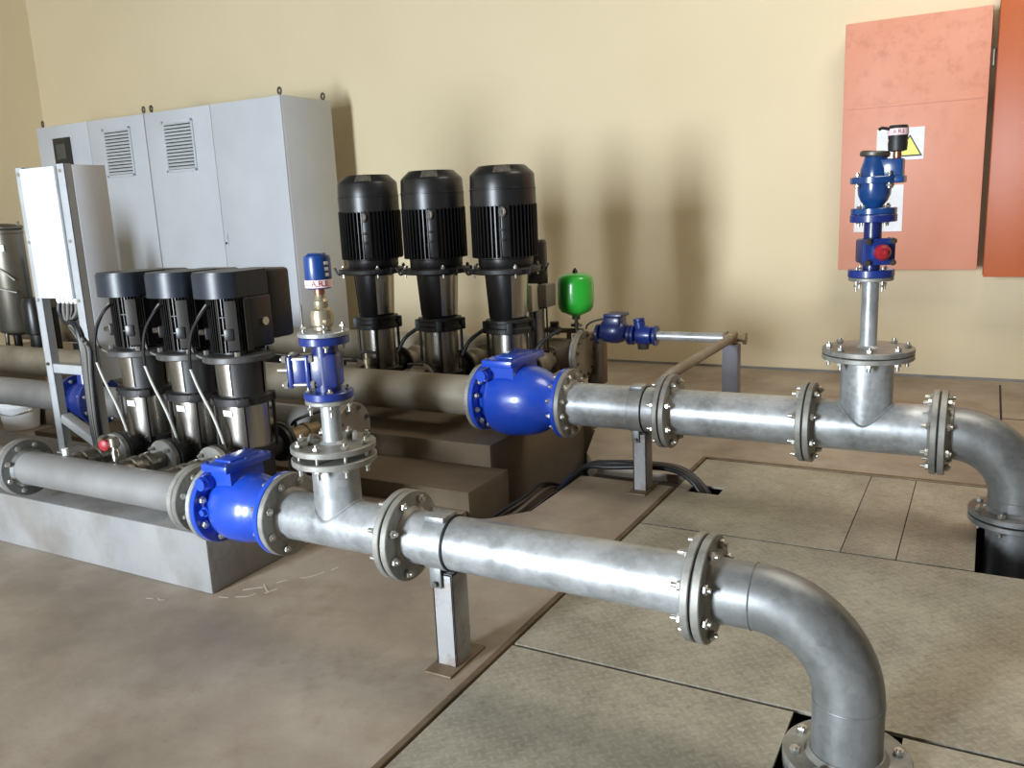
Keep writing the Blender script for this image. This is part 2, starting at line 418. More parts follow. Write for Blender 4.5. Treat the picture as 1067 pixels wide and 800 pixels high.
# reducer between the small flange and the valve
s = spool('short grey reducer between the grey pipe and the front blue valve', 'pipe reducer', 'pipe_reducer', (-.65, 0, HN))
f = flange(s, (-.716, 0, HN), (1, 0, 0), R0+.004, r0, .022, 'flange')
bolts(f, (-.717, 0, HN), (1, 0, 0), .098, 8, .05, .011)
MB().lathe([(r0, 0), (r0, .02), (r1, .07), (r1, .09)], (-.695, 0, HN), (1, 0, 0), 48, False).build('cone', 'galv', s)
flange(s, (-.622, 0, HN), (1, 0, 0), R1+.002, r1, .020, 'galv', -1)

def check_valve(label, x0, x1, y, z, R, t, rb, rn, lid, nb):
    L = x1-x0; o = thing('check_valve', label, 'check valve', (x0, y, z))
    prof = [(rn*.96, t*.5), (rn*1.02, L*.10), (rb*.93, L*.19), (rb*.99, L*.27), (rb*1.02, L*.38), (rb*1.0, L*.50), (rb*.95, L*.62), (rb*.85, L*.73), (rn*1.08, L*.86), (rn, L*.95), (rn, L-t*.5)]
    # smooth the profile
    pp = []
    for i in range(len(prof)-1):
        a = prof[max(i-1, 0)]; b = prof[i]; c = prof[i+1]; d = prof[min(i+2, len(prof)-1)]
        for k in range(4):
            u = k/4
            pp.append(tuple(.5*((2*b[j])+(c[j]-a[j])*u+(2*a[j]-5*b[j]+4*c[j]-d[j])*u*u+(3*b[j]-a[j]-3*c[j]+d[j])*u**3) for j in (0, 1)))
    pp.append(prof[-1])
    MB().lathe(pp, (x0, y, z), (1, 0, 0), 56, False).build('body', 'blue', o)
    f1 = flange(o, (x0, y, z), (1, 0, 0), R, rn*.9, t, 'blue')
    bolts(f1, (x0+t*.15, y, z), (1, 0, 0), R*.82, nb, t*1.7+.012, .0125 if R < .15 else .014, tail=.012)
    f2 = flange(o, (x1-t, y, z), (1, 0, 0), R, rn*.9, t, 'blue')
    bolts(f2, (x1-t*.15, y, z), (1, 0, 0), R*.82, nb, t*1.7+.012, .0125 if R < .15 else .014, tail=.012)
    cx, wx, wy, zt, th = lid
    n = MB(); hw = wx*.38
    a = [(cx-hw, y-wy*.36), (cx+hw, y-wy*.36), (cx+hw, y+wy*.36), (cx-hw, y+wy*.36)]
    n.prism(a, z+rb*.35, zt-th)
    n.build('neck', 'blue', o)
    lp = MB().bb(cx-wx/2, cx+wx/2, y-wy/2, y+wy/2, zt-th, zt, .006)
    lp.bb(cx-wx*.3, cx+wx*.3, y-wy*.3, y+wy*.3, zt-.002, zt+.007, .003)
    c = lp.build('cover', 'blue', o)
    for sx in (-1, 1):
        for sy in (-1, 0, 1):
            b = MB(); b.cyl((cx+sx*wx*.4, y+sy*wy*.42, zt-.002), (cx+sx*wx*.4, y+sy*wy*.42, zt+.004), .011 if R > .15 else .008, seg=12)
            b.build('bolt', 'blue_dark', c)
    near = R < .15; k = R/.14; hx = x0+(.044 if near else .097); yb = wy*.5; hz = z+(.104 if near else .150)
    b = MB().cyl((hx, y-yb, hz), (hx, y+yb, hz), .026*k, seg=24)
    b.cyl((hx, y-yb-.016, hz), (hx, y-yb+.002, hz), .022*k, .025*k, seg=24)
    b.build('hinge_pin_boss', 'blue', o)
    b = MB().cyl((hx+.006, y-.118*k, z+.008*k), (hx+.006, y-.05, z+.008*k), .017*k, seg=20)
    hexa = b.cyl((hx+.006, y-.132*k, z+.008*k), (hx+.006, y-.11*k, z+.008*k), .012*k, seg=6)
    b.build('drain_plug', 'blue', o)
    return o
check_valve('bright blue check valve at the end of the pale plinth, on the front pipe', -.602, -.290, 0, HN, R1, .020, .121, .088, (-.502, .120, .21, HN+.174, .028), 8)

# tee
s = spool('galvanised tee pipe beside the front blue valve, carrying the riser with the blue cap', 'tee pipe', 'tee_pipe', (-.06, 0, HN))
TB = .075
MB().cyl((-.27, 0, HN), (.19, 0, HN), r1, seg=56).build('pipe', 'galv', s)
flange(s, (-.288, 0, HN), (1, 0, 0), R1, r1, t1, 'flange', 1)
flange(s, (.176, 0, HN), (1, 0, 0), R1, r1, t1, 'flange', -1)
br = MB().cyl((-.06, 0, HN), (-.06, 0, .605), TB, seg=48)
br.build('branch', 'galv', s)
wl = MB(); pts = [(-.06+(TB+.002)*math.cos(a), (TB+.002)*math.sin(a), HN+math.sqrt(max(0, (r1+.001)**2-((TB+.002)*math.sin(a))**2))) for a in [2*PI*i/48 for i in range(49)]]
wl.tube(pts, .0045, 6, 1).build('weld_bead', 'galv', s)
f = flange(s, (-.06, 0, .602), (0, 0, 1), .134, TB, .02, 'flange', -1)
bolts(f, (-.06, 0, .6325), (0, 0, 1), .112, 8, .061, .0115, 0.3, tail=.018)
# lid with riser
def riser(label, x, y, z0, R, t, rr, zt, Rs):
    o = thing('riser_pipe', label, 'riser pipe', (x, y, z0))
    f = flange(o, (x, y, z0), (0, 0, 1), R, .005, t, 'flange', name='blind_flange')
    MB().lathe([(rr+.012, 0), (rr, .008), (rr, zt-z0-t)], (x, y, z0+t), (0, 0, 1), 32).build('pipe', 'galv', o)
    flange(o, (x, y, zt-.014), (0, 0, 1), Rs, rr, .014, 'flange', name='top_flange')
    return o
o = riser('pale galvanised riser standing on the tee beside the front blue valve', -.06, 0, .642, .134, .02, .031, .806, .075)
for a in (1.0, 3.5):
    lug = MB(); lug.tube([(-.06+.07*math.cos(a+q), .07*math.sin(a+q), .664+.018*math.sin(PI*(q+.5))) for q in (-.5, -.25, 0, .25, .5)], .009, 8, 4)
    lug.build('lifting_lug', 'flange', o)

def gate_valve(label, x, y, z0, z1, R, t, rn, body, mat, ang, bz, cap=None):
    """small flanged gate valve; body=(half width, half height); ang: heading of the bonnet"""
    o = thing('gate_valve', label, 'gate valve', (x, y, z0))
    f = flange(o, (x, y, z0), (0, 0, 1), R, rn*.8, t, mat)
    bolts(f, (x, y, z0-.003), (0, 0, 1), R*.78, 4, t+.022, .009, tail=.016)
    f = flange(o, (x, y, z1-t), (0, 0, 1), R, rn*.8, t, mat)
    bolts(f, (x, y, z1), (0, 0, 1), R*.78, 4, t+.022, .009, tail=.012)
    d = V((math.cos(ang), math.sin(ang), 0)); p = V((-d.y, d.x, 0)); rot = Matrix((d, p, (0, 0, 1))).transposed()
    hw, hh = body; c = V((x, y, bz))
    b = MB().cyl((x, y, z0+t*.5), (x, y, z1-t*.5), rn, seg=28)
    b.box(c-d*.0, (hw*2.0, hw*1.8, hh*2.2) if not cap else (hw*1.8, hw*1.7, hh*1.9), .012, rot)
    b.build('body', 'blue_shaded', o)
    e = hw*.95; ln = .05 if not cap else .016
    bn = MB().box(c+d*(e+.006), (.016, hw*2, hh*2), .006, rot); bn.box(c+d*(e+.012+ln), (.018, hw*2, hh*2), .006, rot)
    bn.box(c+d*(e+.01+ln/2), (ln, hw*1.75, hh*1.7), .008, rot)
    bn.box(c+d*(e+.022+ln), (.02, hw*1.1, hh*1.1), .008, rot)
    bo = bn.build('bonnet', mat, o)
    for sy in (-1, 1):
        for sz in (-1, 1):
            q = c+d*(e+.006)+p*sy*hw*.8+V((0, 0, sz*hh*.8))
            m = MB().cyl(q-d*.024, q+d*(ln+.034), .006, seg=8); m.lathe([(.0125, 0), (.0125, .013)], q+d*(ln+.015), d, 6); m.lathe([(.0125, 0), (.0125, .012)], q-d*.02, d, 6)
            m.build('bolt', 'nut' if not cap else 'nut_dark', bo)
    if cap:
        q = c+d*(e+.05)
        k = MB().lathe([(.024, 0), (.031, .012), (.031, .026), (.02, .04)], q, d, 20); k.box(q+d*.045, (.03, .018, .018), .004, rot)
        k.build('spindle_cap', cap, o)
    else:
        q = c+d*(e+.03+ln); MB().cyl(q, q+d*.035, .009, seg=12).build('spindle', 'brass', o)
    return o
gate_valve('small dark blue gate valve on the riser beside the front blue valve', -.06, 0, .807, 1.003, .077, .024, .04, (.044, .05), 'blue_dark', -2.75, .897)

# curved label text round a cylinder
def ring_text(txt, c, r, a_mid, size, mat, name, parent, depth=.0012):
    cu = bpy.data.curves.new('lettering', 'FONT'); cu.body = txt; cu.size = size; cu.align_x = 'CENTER'; cu.align_y = 'CENTER'; cu.extrude = depth/2; cu.resolution_u = 3
    t = bpy.data.objects.new('lettering_tmp', cu); C.objects.link(t)
    dg = bpy.context.evaluated_depsgraph_get(); me = bpy.data.meshes.new_from_object(t.evaluated_get(dg))
    bpy.data.objects.remove(t)
    off = LOC[parent.name]; c = V(c)
    for v in me.vertices:
        a = a_mid+v.co.x/r; rr = r+v.co.z
        v.co = c+V((rr*math.cos(a), rr*math.sin(a), v.co.y))-off
    me.materials.clear(); me.materials.append(M[mat])
    o = bpy.data.objects.new(name, me); C.objects.link(o); o.parent = parent; LOC[o.name] = off
    return o
# air release valve, front
AX = -.06
o = thing('air_valve', 'air valve with a blue cap and brass neck, topping the front riser', 'air valve', (AX, 0, 1.004))
MB().lathe([(.02, 0), (.077, 0), (.079, .002), (.079, .012), (.077, .014), (.02, .014)], (AX, 0, 1.004), (0, 0, 1), 40).build('base_flange', 'galv', o)
b = MB().lathe([(.022, 0), (.028, .006), (.028, .016), (.034, .022), (.036, .05), (.032, .066), (.024, .072), (.015, .078)], (AX, 0, 1.016), (0, 0, 1), 32)
b.lathe([(.02, 0), (.022, .003), (.022, .02), (.016, .026), (.013, .05)], (AX, 0, 1.09), (0, 0, 1), 24)
b.cyl((AX+.028, -.02, 1.05), (AX+.05, -.03, 1.05), .008, seg=10)
b.build('brass_body', 'brass', o)
MB().lathe([(.012, 0), (.016, .004), (.016, .022), (.013, .03)], (AX, 0, 1.128), (0, 0, 1), 20).build('nipple', 'copper', o)
MB().lathe([(.014, 0), (.034, 0), (.037, .004), (.039, .02), (.0405, .024), (.0405, .09), (.038, .099), (.030, .103), (.027, .107), (0, .107)], (AX, 0, 1.148), (0, 0, 1), 40).build('cap', 'blue_cap', o)
bd = MB().lathe([(.0405, 0), (.0425, .001), (.0425, .023), (.0405, .024)], (AX, 0, 1.152), (0, 0, 1), 40).build('label_band', 'band', o)
for k in range(3): ring_text('A.R.I.', (AX, 0, 1.164), .0427, -.78+(k-1)*2.09, .025, 'ink', 'band_lettering', bd)
st = MB()
for k in range(3): st.lathe([(.0408, 0), (.0415, .001), (.0415, .009), (.0408, .01)], (AX, 0, 1.186+k*.017), (0, 0, 1), 4, False, -.3-.04*k, .02)
st.build('white_mark', 'white', o)
MB().cyl((AX-.055, -.03, 1.02), (AX-.055, -.03, 1.10), .0035, seg=8).build('stud', 'nut_dark', o)

# pipe between the flanges of the front line
s = spool('long galvanised pipe clamped on the front grey post', loc=(.6, 0, HN))
MB().cyl((.205, 0, HN), (1.13, 0, HN), r1, seg=56).build('pipe', 'galv', s)
f = flange(s, (.204, 0, HN), (1, 0, 0), R1, r1, t1, 'flange', 1)
bolts(f, (.200, 0, HN), (1, 0, 0), .115, 8, .052, .0125, tail=.018)
MB().lathe([(r1, 0), (R1-.008, 0), (R1-.008, .006), (r1, .006)], (.198, 0, HN), (1, 0, 0), 48, False).build('gasket', 'gasket', s)
flange(s, (1.112, 0, HN), (1, 0, 0), R1, r1, t1, 'flange', -1)
# support post
def support(label, x, y, h, r, w=.07, dy=.085):
    o = thing('pipe_support', label, 'pipe support', (x, y, 0))
    zt = h-r-.004
    p = MB(); y0, y1 = y-dy/2, y+dy/2
    p.bb(x-w/2, x+w/2, y0, y0+.006, .008, zt, .001); p.bb(x+w/2-.006, x+w/2, y0, y1, .008, zt, .001); p.bb(x-w/2, x-w/2+.006, y0, y1, .008, zt, .001)
    p.bb(x-w/2, x+w/2, y0, y1, zt-.006, zt)
    p.build('post', 'post', o)
    MB().bb(x-w/2-.012, x+w/2+.012, y0-.055, y1+.065, 0, .008, .002).build('base_plate', 'angle', o)
    k = MB().lathe([(r+.001, 0), (r+.005, 0), (r+.005, w), (r+.001, w)], (x-w/2-.01, y, h), (1, 0, 0), 48, False)
    k.build('clamp_band', 'galv', o)
    MB().bb(x-w/2-.01, x+w/2-.012, y-.05, y+.03, h+r-.006, h+r+.012, .005).build('clamp_lug', 'galv', o)
    k = MB().bb(x-w/2+.0, x+w/2-.03, y0-.012, y0-.004, zt-.045, zt+.03, .002); k.build('clamp_tab', 'galv_dull', o)
    MB().lathe([(r+.0005, 0), (r+.004, 0), (r+.004, .007), (r+.0005, .007)], (x+w/2-.01, y, h), (1, 0, 0), 48, False).build('rubber_strip', 'gasket', o)
    q = V((x-w*.18, y0-.012, zt-.03)); MB().cyl(q, q+V((0, -.012, 0)), .009, seg=6).build('bolt', 'nut_dark', o)
    return o
support('grey steel post carrying the front galvanised pipe', .352, 0, HN, r1)

# elbow helper
def elbow(name, label, xs, xb, xv, y, h, r, Rb, z_end, R, t, mat='galv_dull', fl_first=True, nb=8, bl=.052):
    o = thing(name, label, 'pipe elbow', (xv, y, 0))
    zc = h-Rb; pts = [V((xs, y, h))]
    for i in range(25):
        a = PI/2*i/24; pts.append(V((xv-Rb+Rb*math.sin(a), y, zc+Rb*math.cos(a))))
    pts.append(V((xv, y, z_end)))
    MB().tube(pts, r, 56, 0).build('pipe', mat, o)
    f = flange(o, (xs, y, h), (1, 0, 0), R, r, t, 'flange', 1)
    bolts(f, (xs-.003, y, h), (1, 0, 0), R*.82, nb, bl, .0125 if R < .16 else .014, tail=.016)
    MB().lathe([(r, 0), (R-.008, 0), (R-.008, .006), (r, .006)], (xs-.006, y, h), (1, 0, 0), 48, False).build('gasket', 'gasket', o)
    MB().torus((xv-Rb, y, h), (1, 0, 0), r, .0022, 48, 6).build('weld_bead', mat, o)
    if zc > z_end+.03: MB().torus((xv, y, zc), (0, 0, 1), r, .0022, 48, 6).build('weld_bead', mat, o)
    return o
XE = 1.490
o = elbow('pipe_elbow', 'big galvanised elbow diving into the floor pit at the front right', 1.140, 1.264, XE, 0, HN, .083, .226, .02, R1, t1)
f = flange(o, (XE, 0, .0), (0, 0, 1), .150, .086, .022, 'flange', 1)
bolts(f, (XE, 0, -.003), (0, 0, 1), .122, 8, .05, .0125)
s = spool('vertical pipe in the pit below the front elbow', loc=(XE, 0, -.95))
MB().cyl((XE, 0, -1.0), (XE, 0, -.03), .084, seg=40).build('pipe', 'galv_dull', s)
flange(s, (XE, 0, -.028), (0, 0, 1), .150, .084, .022, 'flange', -1)

# ------------------------------------------------------------------ rear pipeline (y = 1.732)
HF, YF = .400, 1.732
r2, R2, t2 = .106, .172, .024
s = spool('long dusty grey pipe running behind the short pumps to the rear blue valve', loc=(-3, YF, HF))
MB().cyl((-7.2, YF, HF), (-.55, YF, HF), r2, seg=56).build('pipe', 'dusty_pipe', s)
flange(s, (-.566, YF, HF), (1, 0, 0), R2, r2, t2, 'flange', -1)
for xx in (-4.2, -1.45, -2.6):
    MB().bb(xx-.04, xx+.04, YF-.05, YF+.05, .205, HF-r2+.005, .004).build('foot', 'dusty_pipe', s)
check_valve('bright blue check valve on the rear pipe, above the stepped plinth', -.541, -.062, YF, HF, R2, .022, .184, .112, (-.360, .17, .36, HF+.230, .036), 12)
s = spool('short galvanised pipe clamped on the rear post, right of the rear blue valve', loc=(.1, YF, HF))
MB().cyl((-.04, YF, HF), (.47, YF, HF), r2, seg=56).build('pipe', 'galv', s)
f = flange(s, (-.061, YF, HF), (1, 0, 0), R2, r2, t2, 'flange', 1)
flange(s, (.430, YF, HF), (1, 0, 0), R2, r2, t2, 'flange', -1)
support('grey steel post carrying the rear galvanised pipe', .325, YF, HF, r2, .066, .085)
s = spool('galvanised pipe between the rear post and the rear tee', loc=(.7, YF, HF))
MB().cyl((.461, YF, HF), (1.085, YF, HF), r2, seg=56).build('pipe', 'galv', s)
f = flange(s, (.461, YF, HF), (1, 0, 0), R2, r2, t2, 'flange', 1)
bolts(f, (.458, YF, HF), (1, 0, 0), .144, 8, .058, .0145, tail=.016)
MB().lathe([(r2, 0), (R2-.008, 0), (R2-.008, .006), (r2, .006)], (.455, YF, HF), (1, 0, 0), 48, False).build('gasket', 'gasket', s)
flange(s, (1.056, YF, HF), (1, 0, 0), R2, r2, t2, 'flange', -1)
XT = 1.31
s = spool('galvanised tee pipe at the rear right, carrying the tall dark blue valve stack', 'tee pipe', 'tee_pipe', (XT, YF, HF))
MB().cyl((1.09, YF, HF), (1.59, YF, HF), r2, seg=56).build('pipe', 'galv', s)
f = flange(s, (1.086, YF, HF), (1, 0, 0), R2, r2, t2, 'flange', 1)
bolts(f, (1.083, YF, HF), (1, 0, 0), .144, 8, .058, .0145, tail=.016)
MB().lathe([(r2, 0), (R2-.008, 0), (R2-.008, .006), (r2, .006)], (1.080, YF, HF), (1, 0, 0), 48, False).build('gasket', 'gasket', s)
flange(s, (1.562, YF, HF), (1, 0, 0), R2, r2, t2, 'flange', -1)
MB().cyl((XT, YF, HF), (XT, YF, .705), .103, seg=56).build('branch', 'galv', s)
wl = MB(); pts = [(XT+.105*math.cos(a), YF+.1045*math.sin(a), HF+math.sqrt(max(0, (r2+.001)**2-(.1045*math.sin(a))**2))) for a in [2*PI*i/48 for i in range(49)]]
wl.tube(pts, .005, 6, 1).build('weld_bead', 'galv', s)
f = flange(s, (XT, YF, .690), (0, 0, 1), .178, .112, .02, 'flange', -1)
bolts(f, (XT, YF, .7125), (0, 0, 1), .150, 8, .048, .0135, .2, tail=.016)
o = riser('galvanised riser on the rear tee, under the tall dark blue valve stack', XT, YF, .714, .178, .022, .033, 1.024, .086)
gate_valve('dark blue gate valve with a red spindle cap on the rear riser', XT, YF, 1.025, 1.272, .088, .03, .034, (.06, .052), 'blue_dark', -1.15, 1.128, 'red')
# combination air valve, rear
o = thing('air_valve', 'tall blue air valve with a black top fitting, before the salmon cabinet', 'air valve', (XT, YF, 1.273))
f = flange(o, (XT, YF, 1.273), (0, 0, 1), .086, .03, .024, 'blue_valve')
MB().lathe([(.034, 0), (.036, .012), (.05, .028), (.060, .052), (.063, .08), (.063, .10)], (XT, YF, 1.295), (0, 0, 1), 40).build('bowl', 'blue_valve', o)
f = flange(o, (XT, YF, 1.392), (0, 0, 1), .092, .03, .026, 'blue_valve')
bolts(f, (XT, YF, 1.405), (0, 0, 1), .082, 4, .034, .009)
u = MB().lathe([(.056, 0), (.056, .03), (.05, .05), (.046, .062), (.042, .08)], (XT, YF, 1.415), (0, 0, 1), 32)
rt = Matrix.Rotation(-.05, 3, 'Z')
u.box((XT+.062, YF-.012, 1.448), (.085, .062, .07), .008, rt); u.box((XT+.075, YF-.012, 1.404), (.075, .08, .03), .008, rt)
u.build('upper_body', 'blue_valve', o)
MB().lathe([(0, 0), (.052, 0), (.056, .005), (.056, .016), (.05, .022), (0, .024)], (XT-.004, YF, 1.494), (.08, 0, 1), 32).build('top_cover', 'nut_dark', o)
k = MB().lathe([(.014, 0), (.016, .01), (.014, .03)], (XT+.078, YF-.012, 1.482), (0, 0, 1), 16); k.build('nipple', 'copper', o)
k = MB().lathe([(.02, 0), (.034, .004), (.036, .03), (.034, .045), (.036, .05), (.036, .09), (.032, .098), (0, .10)], (XT+.078, YF-.012, 1.508), (0, 0, 1), 32); k.build('black_fitting', 'black_cast', o)
bd = MB().lathe([(.0355, 0), (.0375, .001), (.0375, .025), (.0355, .026)], (XT+.078, YF-.012, 1.568), (0, 0, 1), 32).build('label_band', 'band', o)
for kk in range(3): ring_text('A.R.I.', (XT+.078, YF-.012, 1.581), .0377, -1.4+(kk-1)*2.09, .020, 'ink', 'band_lettering', bd)
MB().tube([(XT+.05, YF-.03, 1.592), (XT+.025, YF-.045, 1.598), (XT+.012, YF-.05, 1.592)], .006, 8, 3).build('lever', 'black_cast', o)
# rear elbow
XF = 1.880
o = elbow('pipe_elbow', 'galvanised elbow at the right edge dropping from the rear tee', 1.592, 1.64, XF, YF, HF, r2, .24, .10, R2, t2, bl=.058)
f = flange(o, (XF, YF, .088), (0, 0, 1), R2, r2, .022, 'galv_dull', 1)
bolts(f, (XF, YF, .085), (0, 0, 1), .144, 8, .05, .0135, tail=.012)
s = spool('vertical pipe sinking into the pit below the rear elbow', loc=(XF, YF, -.9))
MB().cyl((XF, YF, -1.0), (XF, YF, .07), r2, seg=48).build('pipe', 'galv_dull', s)
flange(s, (XF, YF, .060), (0, 0, 1), R2, r2, .022, 'galv_dull', -1)

# ------------------------------------------------------------------ tall pumps
def sector(mb, r0_, r1_, z0, z1, a0, a1, seg=14):
    mb.lathe([(r0_, z0), (r0_+.004, z0+.001), (r1_+.004, z1-.001), (r1_, z1)], (0, 0, 0), (0, 0, 1), seg, False, a0, a1)
def fins(mb, r_in, r_out, z0, z1, n, th=.004, skip=()):
    for i in range(n):
        a = 2*PI*i/n
        mb.box(V((math.cos(a), math.sin(a), 0))*((r_in+r_out)/2)+V((0, 0, (z0+z1)/2)), (r_out-r_in, th, z1-z0), 0, Matrix.Rotation(a, 3, 'Z'))
def tall_pump(label):
    o = thing('vertical_pump', label, 'pump', (0, 0, 0), 'tall black multistage pumps')
    b = MB().bb(-.16, .16, -.13, .13, 0, .03, .006)
    b.lathe([(.13, .02), (.12, .05), (.125, .16), (.135, .175), (.135, .195)], (0, 0, 0), (0, 0, 1), 32)
    b.cyl((0, -.2, .19), (0, .2, .19), .062, seg=28)
    b.build('base', 'black_cast', o)
    for sgn in (-1, 1):
        MB().lathe([(.05, 0), (.096, 0), (.098, .003), (.098, .02), (.05, .02)], (0, sgn*.2, .19), (0, sgn, 0), 32).build('port_flange', 'black_cast', o)
    MB().lathe([(.104, .19), (.104, .45)], (0, 0, 0), (0, 0, 1), 40).build('barrel', 'steel', o)
    for i in range(4):
        a = PI/4+PI/2*i-.25
        MB().cyl((.125*math.cos(a), .125*math.sin(a), .185), (.125*math.cos(a), .125*math.sin(a), .47), .009, seg=10).build('tie_rod', 'rod', o)
    h = MB().lathe([(.12, .445), (.132, .45), (.132, .475), (.122, .482), (.122, .505), (.132, .51), (.132, .525), (.11, .53)], (0, 0, 0), (0, 0, 1), 40)
    for i in range(4):
        a = PI/4+PI/2*i-.25; h.box((.133*math.cos(a), .133*math.sin(a), .482), (.04, .036, .07), .006, Matrix.Rotation(a, 3, 'Z'))
    h.build('head_ring', 'black_cast', o)
    MB().lathe([(.102, .525), (.106, .53), (.121, .785), (.14, .795)], (0, 0, 0), (0, 0, 1), 40).build('motor_stool', 'black_paint', o)
    for a in (-.86, -.86+PI):
        g = MB(); sector(g, .1065, .121, .54, .782, a, a+1.55); g.build('coupling_guard', 'steel', o)
    f = MB().lathe([(.12, .79), (.196, .792), (.2, .797), (.2, .818), (.196, .823), (.15, .83)], (0, 0, 0), (0, 0, 1), 44)
    for i in range(4):
        a = PI/4+PI/2*i; f.box((.185*math.cos(a), .185*math.sin(a), .81), (.06, .06, .03), .006, Matrix.Rotation(a, 3, 'Z'))
    f = f.build('motor_flange', 'black_cast', o)
    for i in range(4):
        a = PI/4+PI/2*i; q = V((.19*math.cos(a), .19*math.sin(a), .822))
        m = MB().cyl(q, q+V((0, 0, .016)), .012, seg=6); m.cyl(q-V((0, 0, .05)), q+V((0, 0, .024)), .006, seg=8); m.build('bolt', 'nut', f)
    for i, a in enumerate((-2.6, -.45, .6)):
        c = V((.19*math.cos(a), .19*math.sin(a), .80)); d = V((math.cos(a), math.sin(a), 0))
        MB().tube([c, c+d*.03+V((0, 0, -.01)), c+d*.045+V((0, 0, .015)), c+d*.055+V((0, 0, .035))], .007, 8, 3).build('lifting_hook', 'black_cast', o)
    m = MB().lathe([(.15, .825), (.158, .84), (.158, .875), (.162, .88), (.162, 1.18)], (0, 0, 0), (0, 0, 1), 48)
    fins(m, .155, .190, .885, 1.175, 48, .0035)
    for a in (-1.02, .9, 2.6): m.box((.175*math.cos(a), .175*math.sin(a), 1.03), (.04, .05, .28), .006, Matrix.Rotation(a, 3, 'Z'))
    m.build('motor', 'black_paint', o)
    a = 1.8; tb = MB().box((.195*math.cos(a), .195*math.sin(a), 1.0), (.10, .14, .19), .01, Matrix.Rotation(a, 3, 'Z'))
    tb.build('terminal_box', 'black_paint', o)
    MB().lathe([(.17, 1.165), (.186, 1.168), (.186, 1.255), (.1885, 1.257), (.1885, 1.263), (.185, 1.265), (.182, 1.335), (.176, 1.347), (.135, 1.385), (.13, 1.388), (.06, 1.388)], (0, 0, 0), (0, 0, 1), 56, True).build('fan_cover', 'black_paint', o)
    MB().lathe([(.1775, 1.3475), (.1385, 1.3835)], (0, 0, 0), (0, 0, 1), 10, False, -1.35, -.75).build('worn_sheen_patch', 'worn_sheen', o)  # lighter patch on the chamfer: wear, with its reflection put into the colour
    a = -1.1; d = V((math.cos(a), math.sin(a), 0))
    MB().torus(d*.196+V((0, 0, 1.135)), d.cross(V((0, 0, 1)))+d*.8, .02, .008, 20, 8).build('lifting_eye', 'nut', o)
    for zz in (.985, 1.04):
        MB().box(d*.194+V((0, 0, zz)), (.012, .03, .014), .003, Matrix.Rotation(a, 3, 'Z')).build('clip', 'rod', o)
    # cables at the foot
    MB().tube([(.16, -.02, .3), (.2, .0, .38), (.25, .05, .43), (.29, .09, .455)], .012, 8, 4).build('pipe_bend', 'black_cast', o)
    return o
PZ = .205
tp = tall_pump('tall black pump, rightmost of the three in the rear row, beside the green vessel')
tp.location = (-.700, 2.3, PZ)
place_copy(tp, (-1.178, 2.3, PZ), 'middle one of the three tall black pumps in the rear row')
place_copy(tp, (-1.655, 2.3, PZ), 'tall black pump beside the grey cabinets, leftmost of the rear row of three')

# branch pipes from the rear pipe to the tall pumps
def branch_valve(label, x, y0, y1, z, r, Rf, lever=True, mat='tan_valve', fmat='dusty_pipe'):
    o = thing('branch_valve', label, 'valve', (x, (y0+y1)/2, z))
    m = MB().cyl((x, y0, z), (x, y1-.02, z), r, seg=24); L = y1-y0; ym = (y0+y1)/2
    m.lathe([(r, -.05), (r*1.35, -.03), (r*1.45, 0), (r*1.35, .03), (r, .05)], (x, ym, z), (0, 1, 0), 24)
    m.build('body', mat, o)
    f = flange(o, (x, y1-.022, z), (0, 1, 0), Rf, r*.9, .02, fmat)
    bolts(f, (x, y1-.012, z), (0, 1, 0), Rf*.8, 4, .04, .009, mat='nut_dark')
    if lever:
        MB().cyl((x, ym, z+r), (x, ym, z+r+.045), .009, seg=10).build('stem', 'rod', o)
        MB().tube([(x, ym, z+r+.045), (x+.02, ym-.02, z+r+.055), (x+.13, ym-.05, z+r+.062)], .008, 8, 3).build('lever', 'black_cast', o)
    return o
for x, nm in ((-.70, 'rightmost'), (-1.178, 'middle'), (-1.655, 'leftmost')):
    o = branch_valve('brown flanged valve joining the rear pipe to the %s tall pump' % nm, x-.0, YF+r2-.02, 2.085, HF-.005, .055, .09, True, 'dusty_pipe')
o = thing('drain_tap', 'small brass tap standing on the rear pipe before the gap between tall pumps', 'tap', (-1.33, YF+.03, HF+r2))
MB().lathe([(.013, -.01), (.013, .02), (.02, .024), (.02, .05), (.012, .056), (.012, .085)], (-1.33, YF+.03, HF+r2), (0, 0, 1), 16).build('body', 'brass', o)
MB().tube([(-1.36, YF+.02, HF+r2+.085), (-1.33, YF+.03, HF+r2+.092), (-1.27, YF+.04, HF+r2+.088)], .009, 8, 3).build('handle', 'black_cast', o)

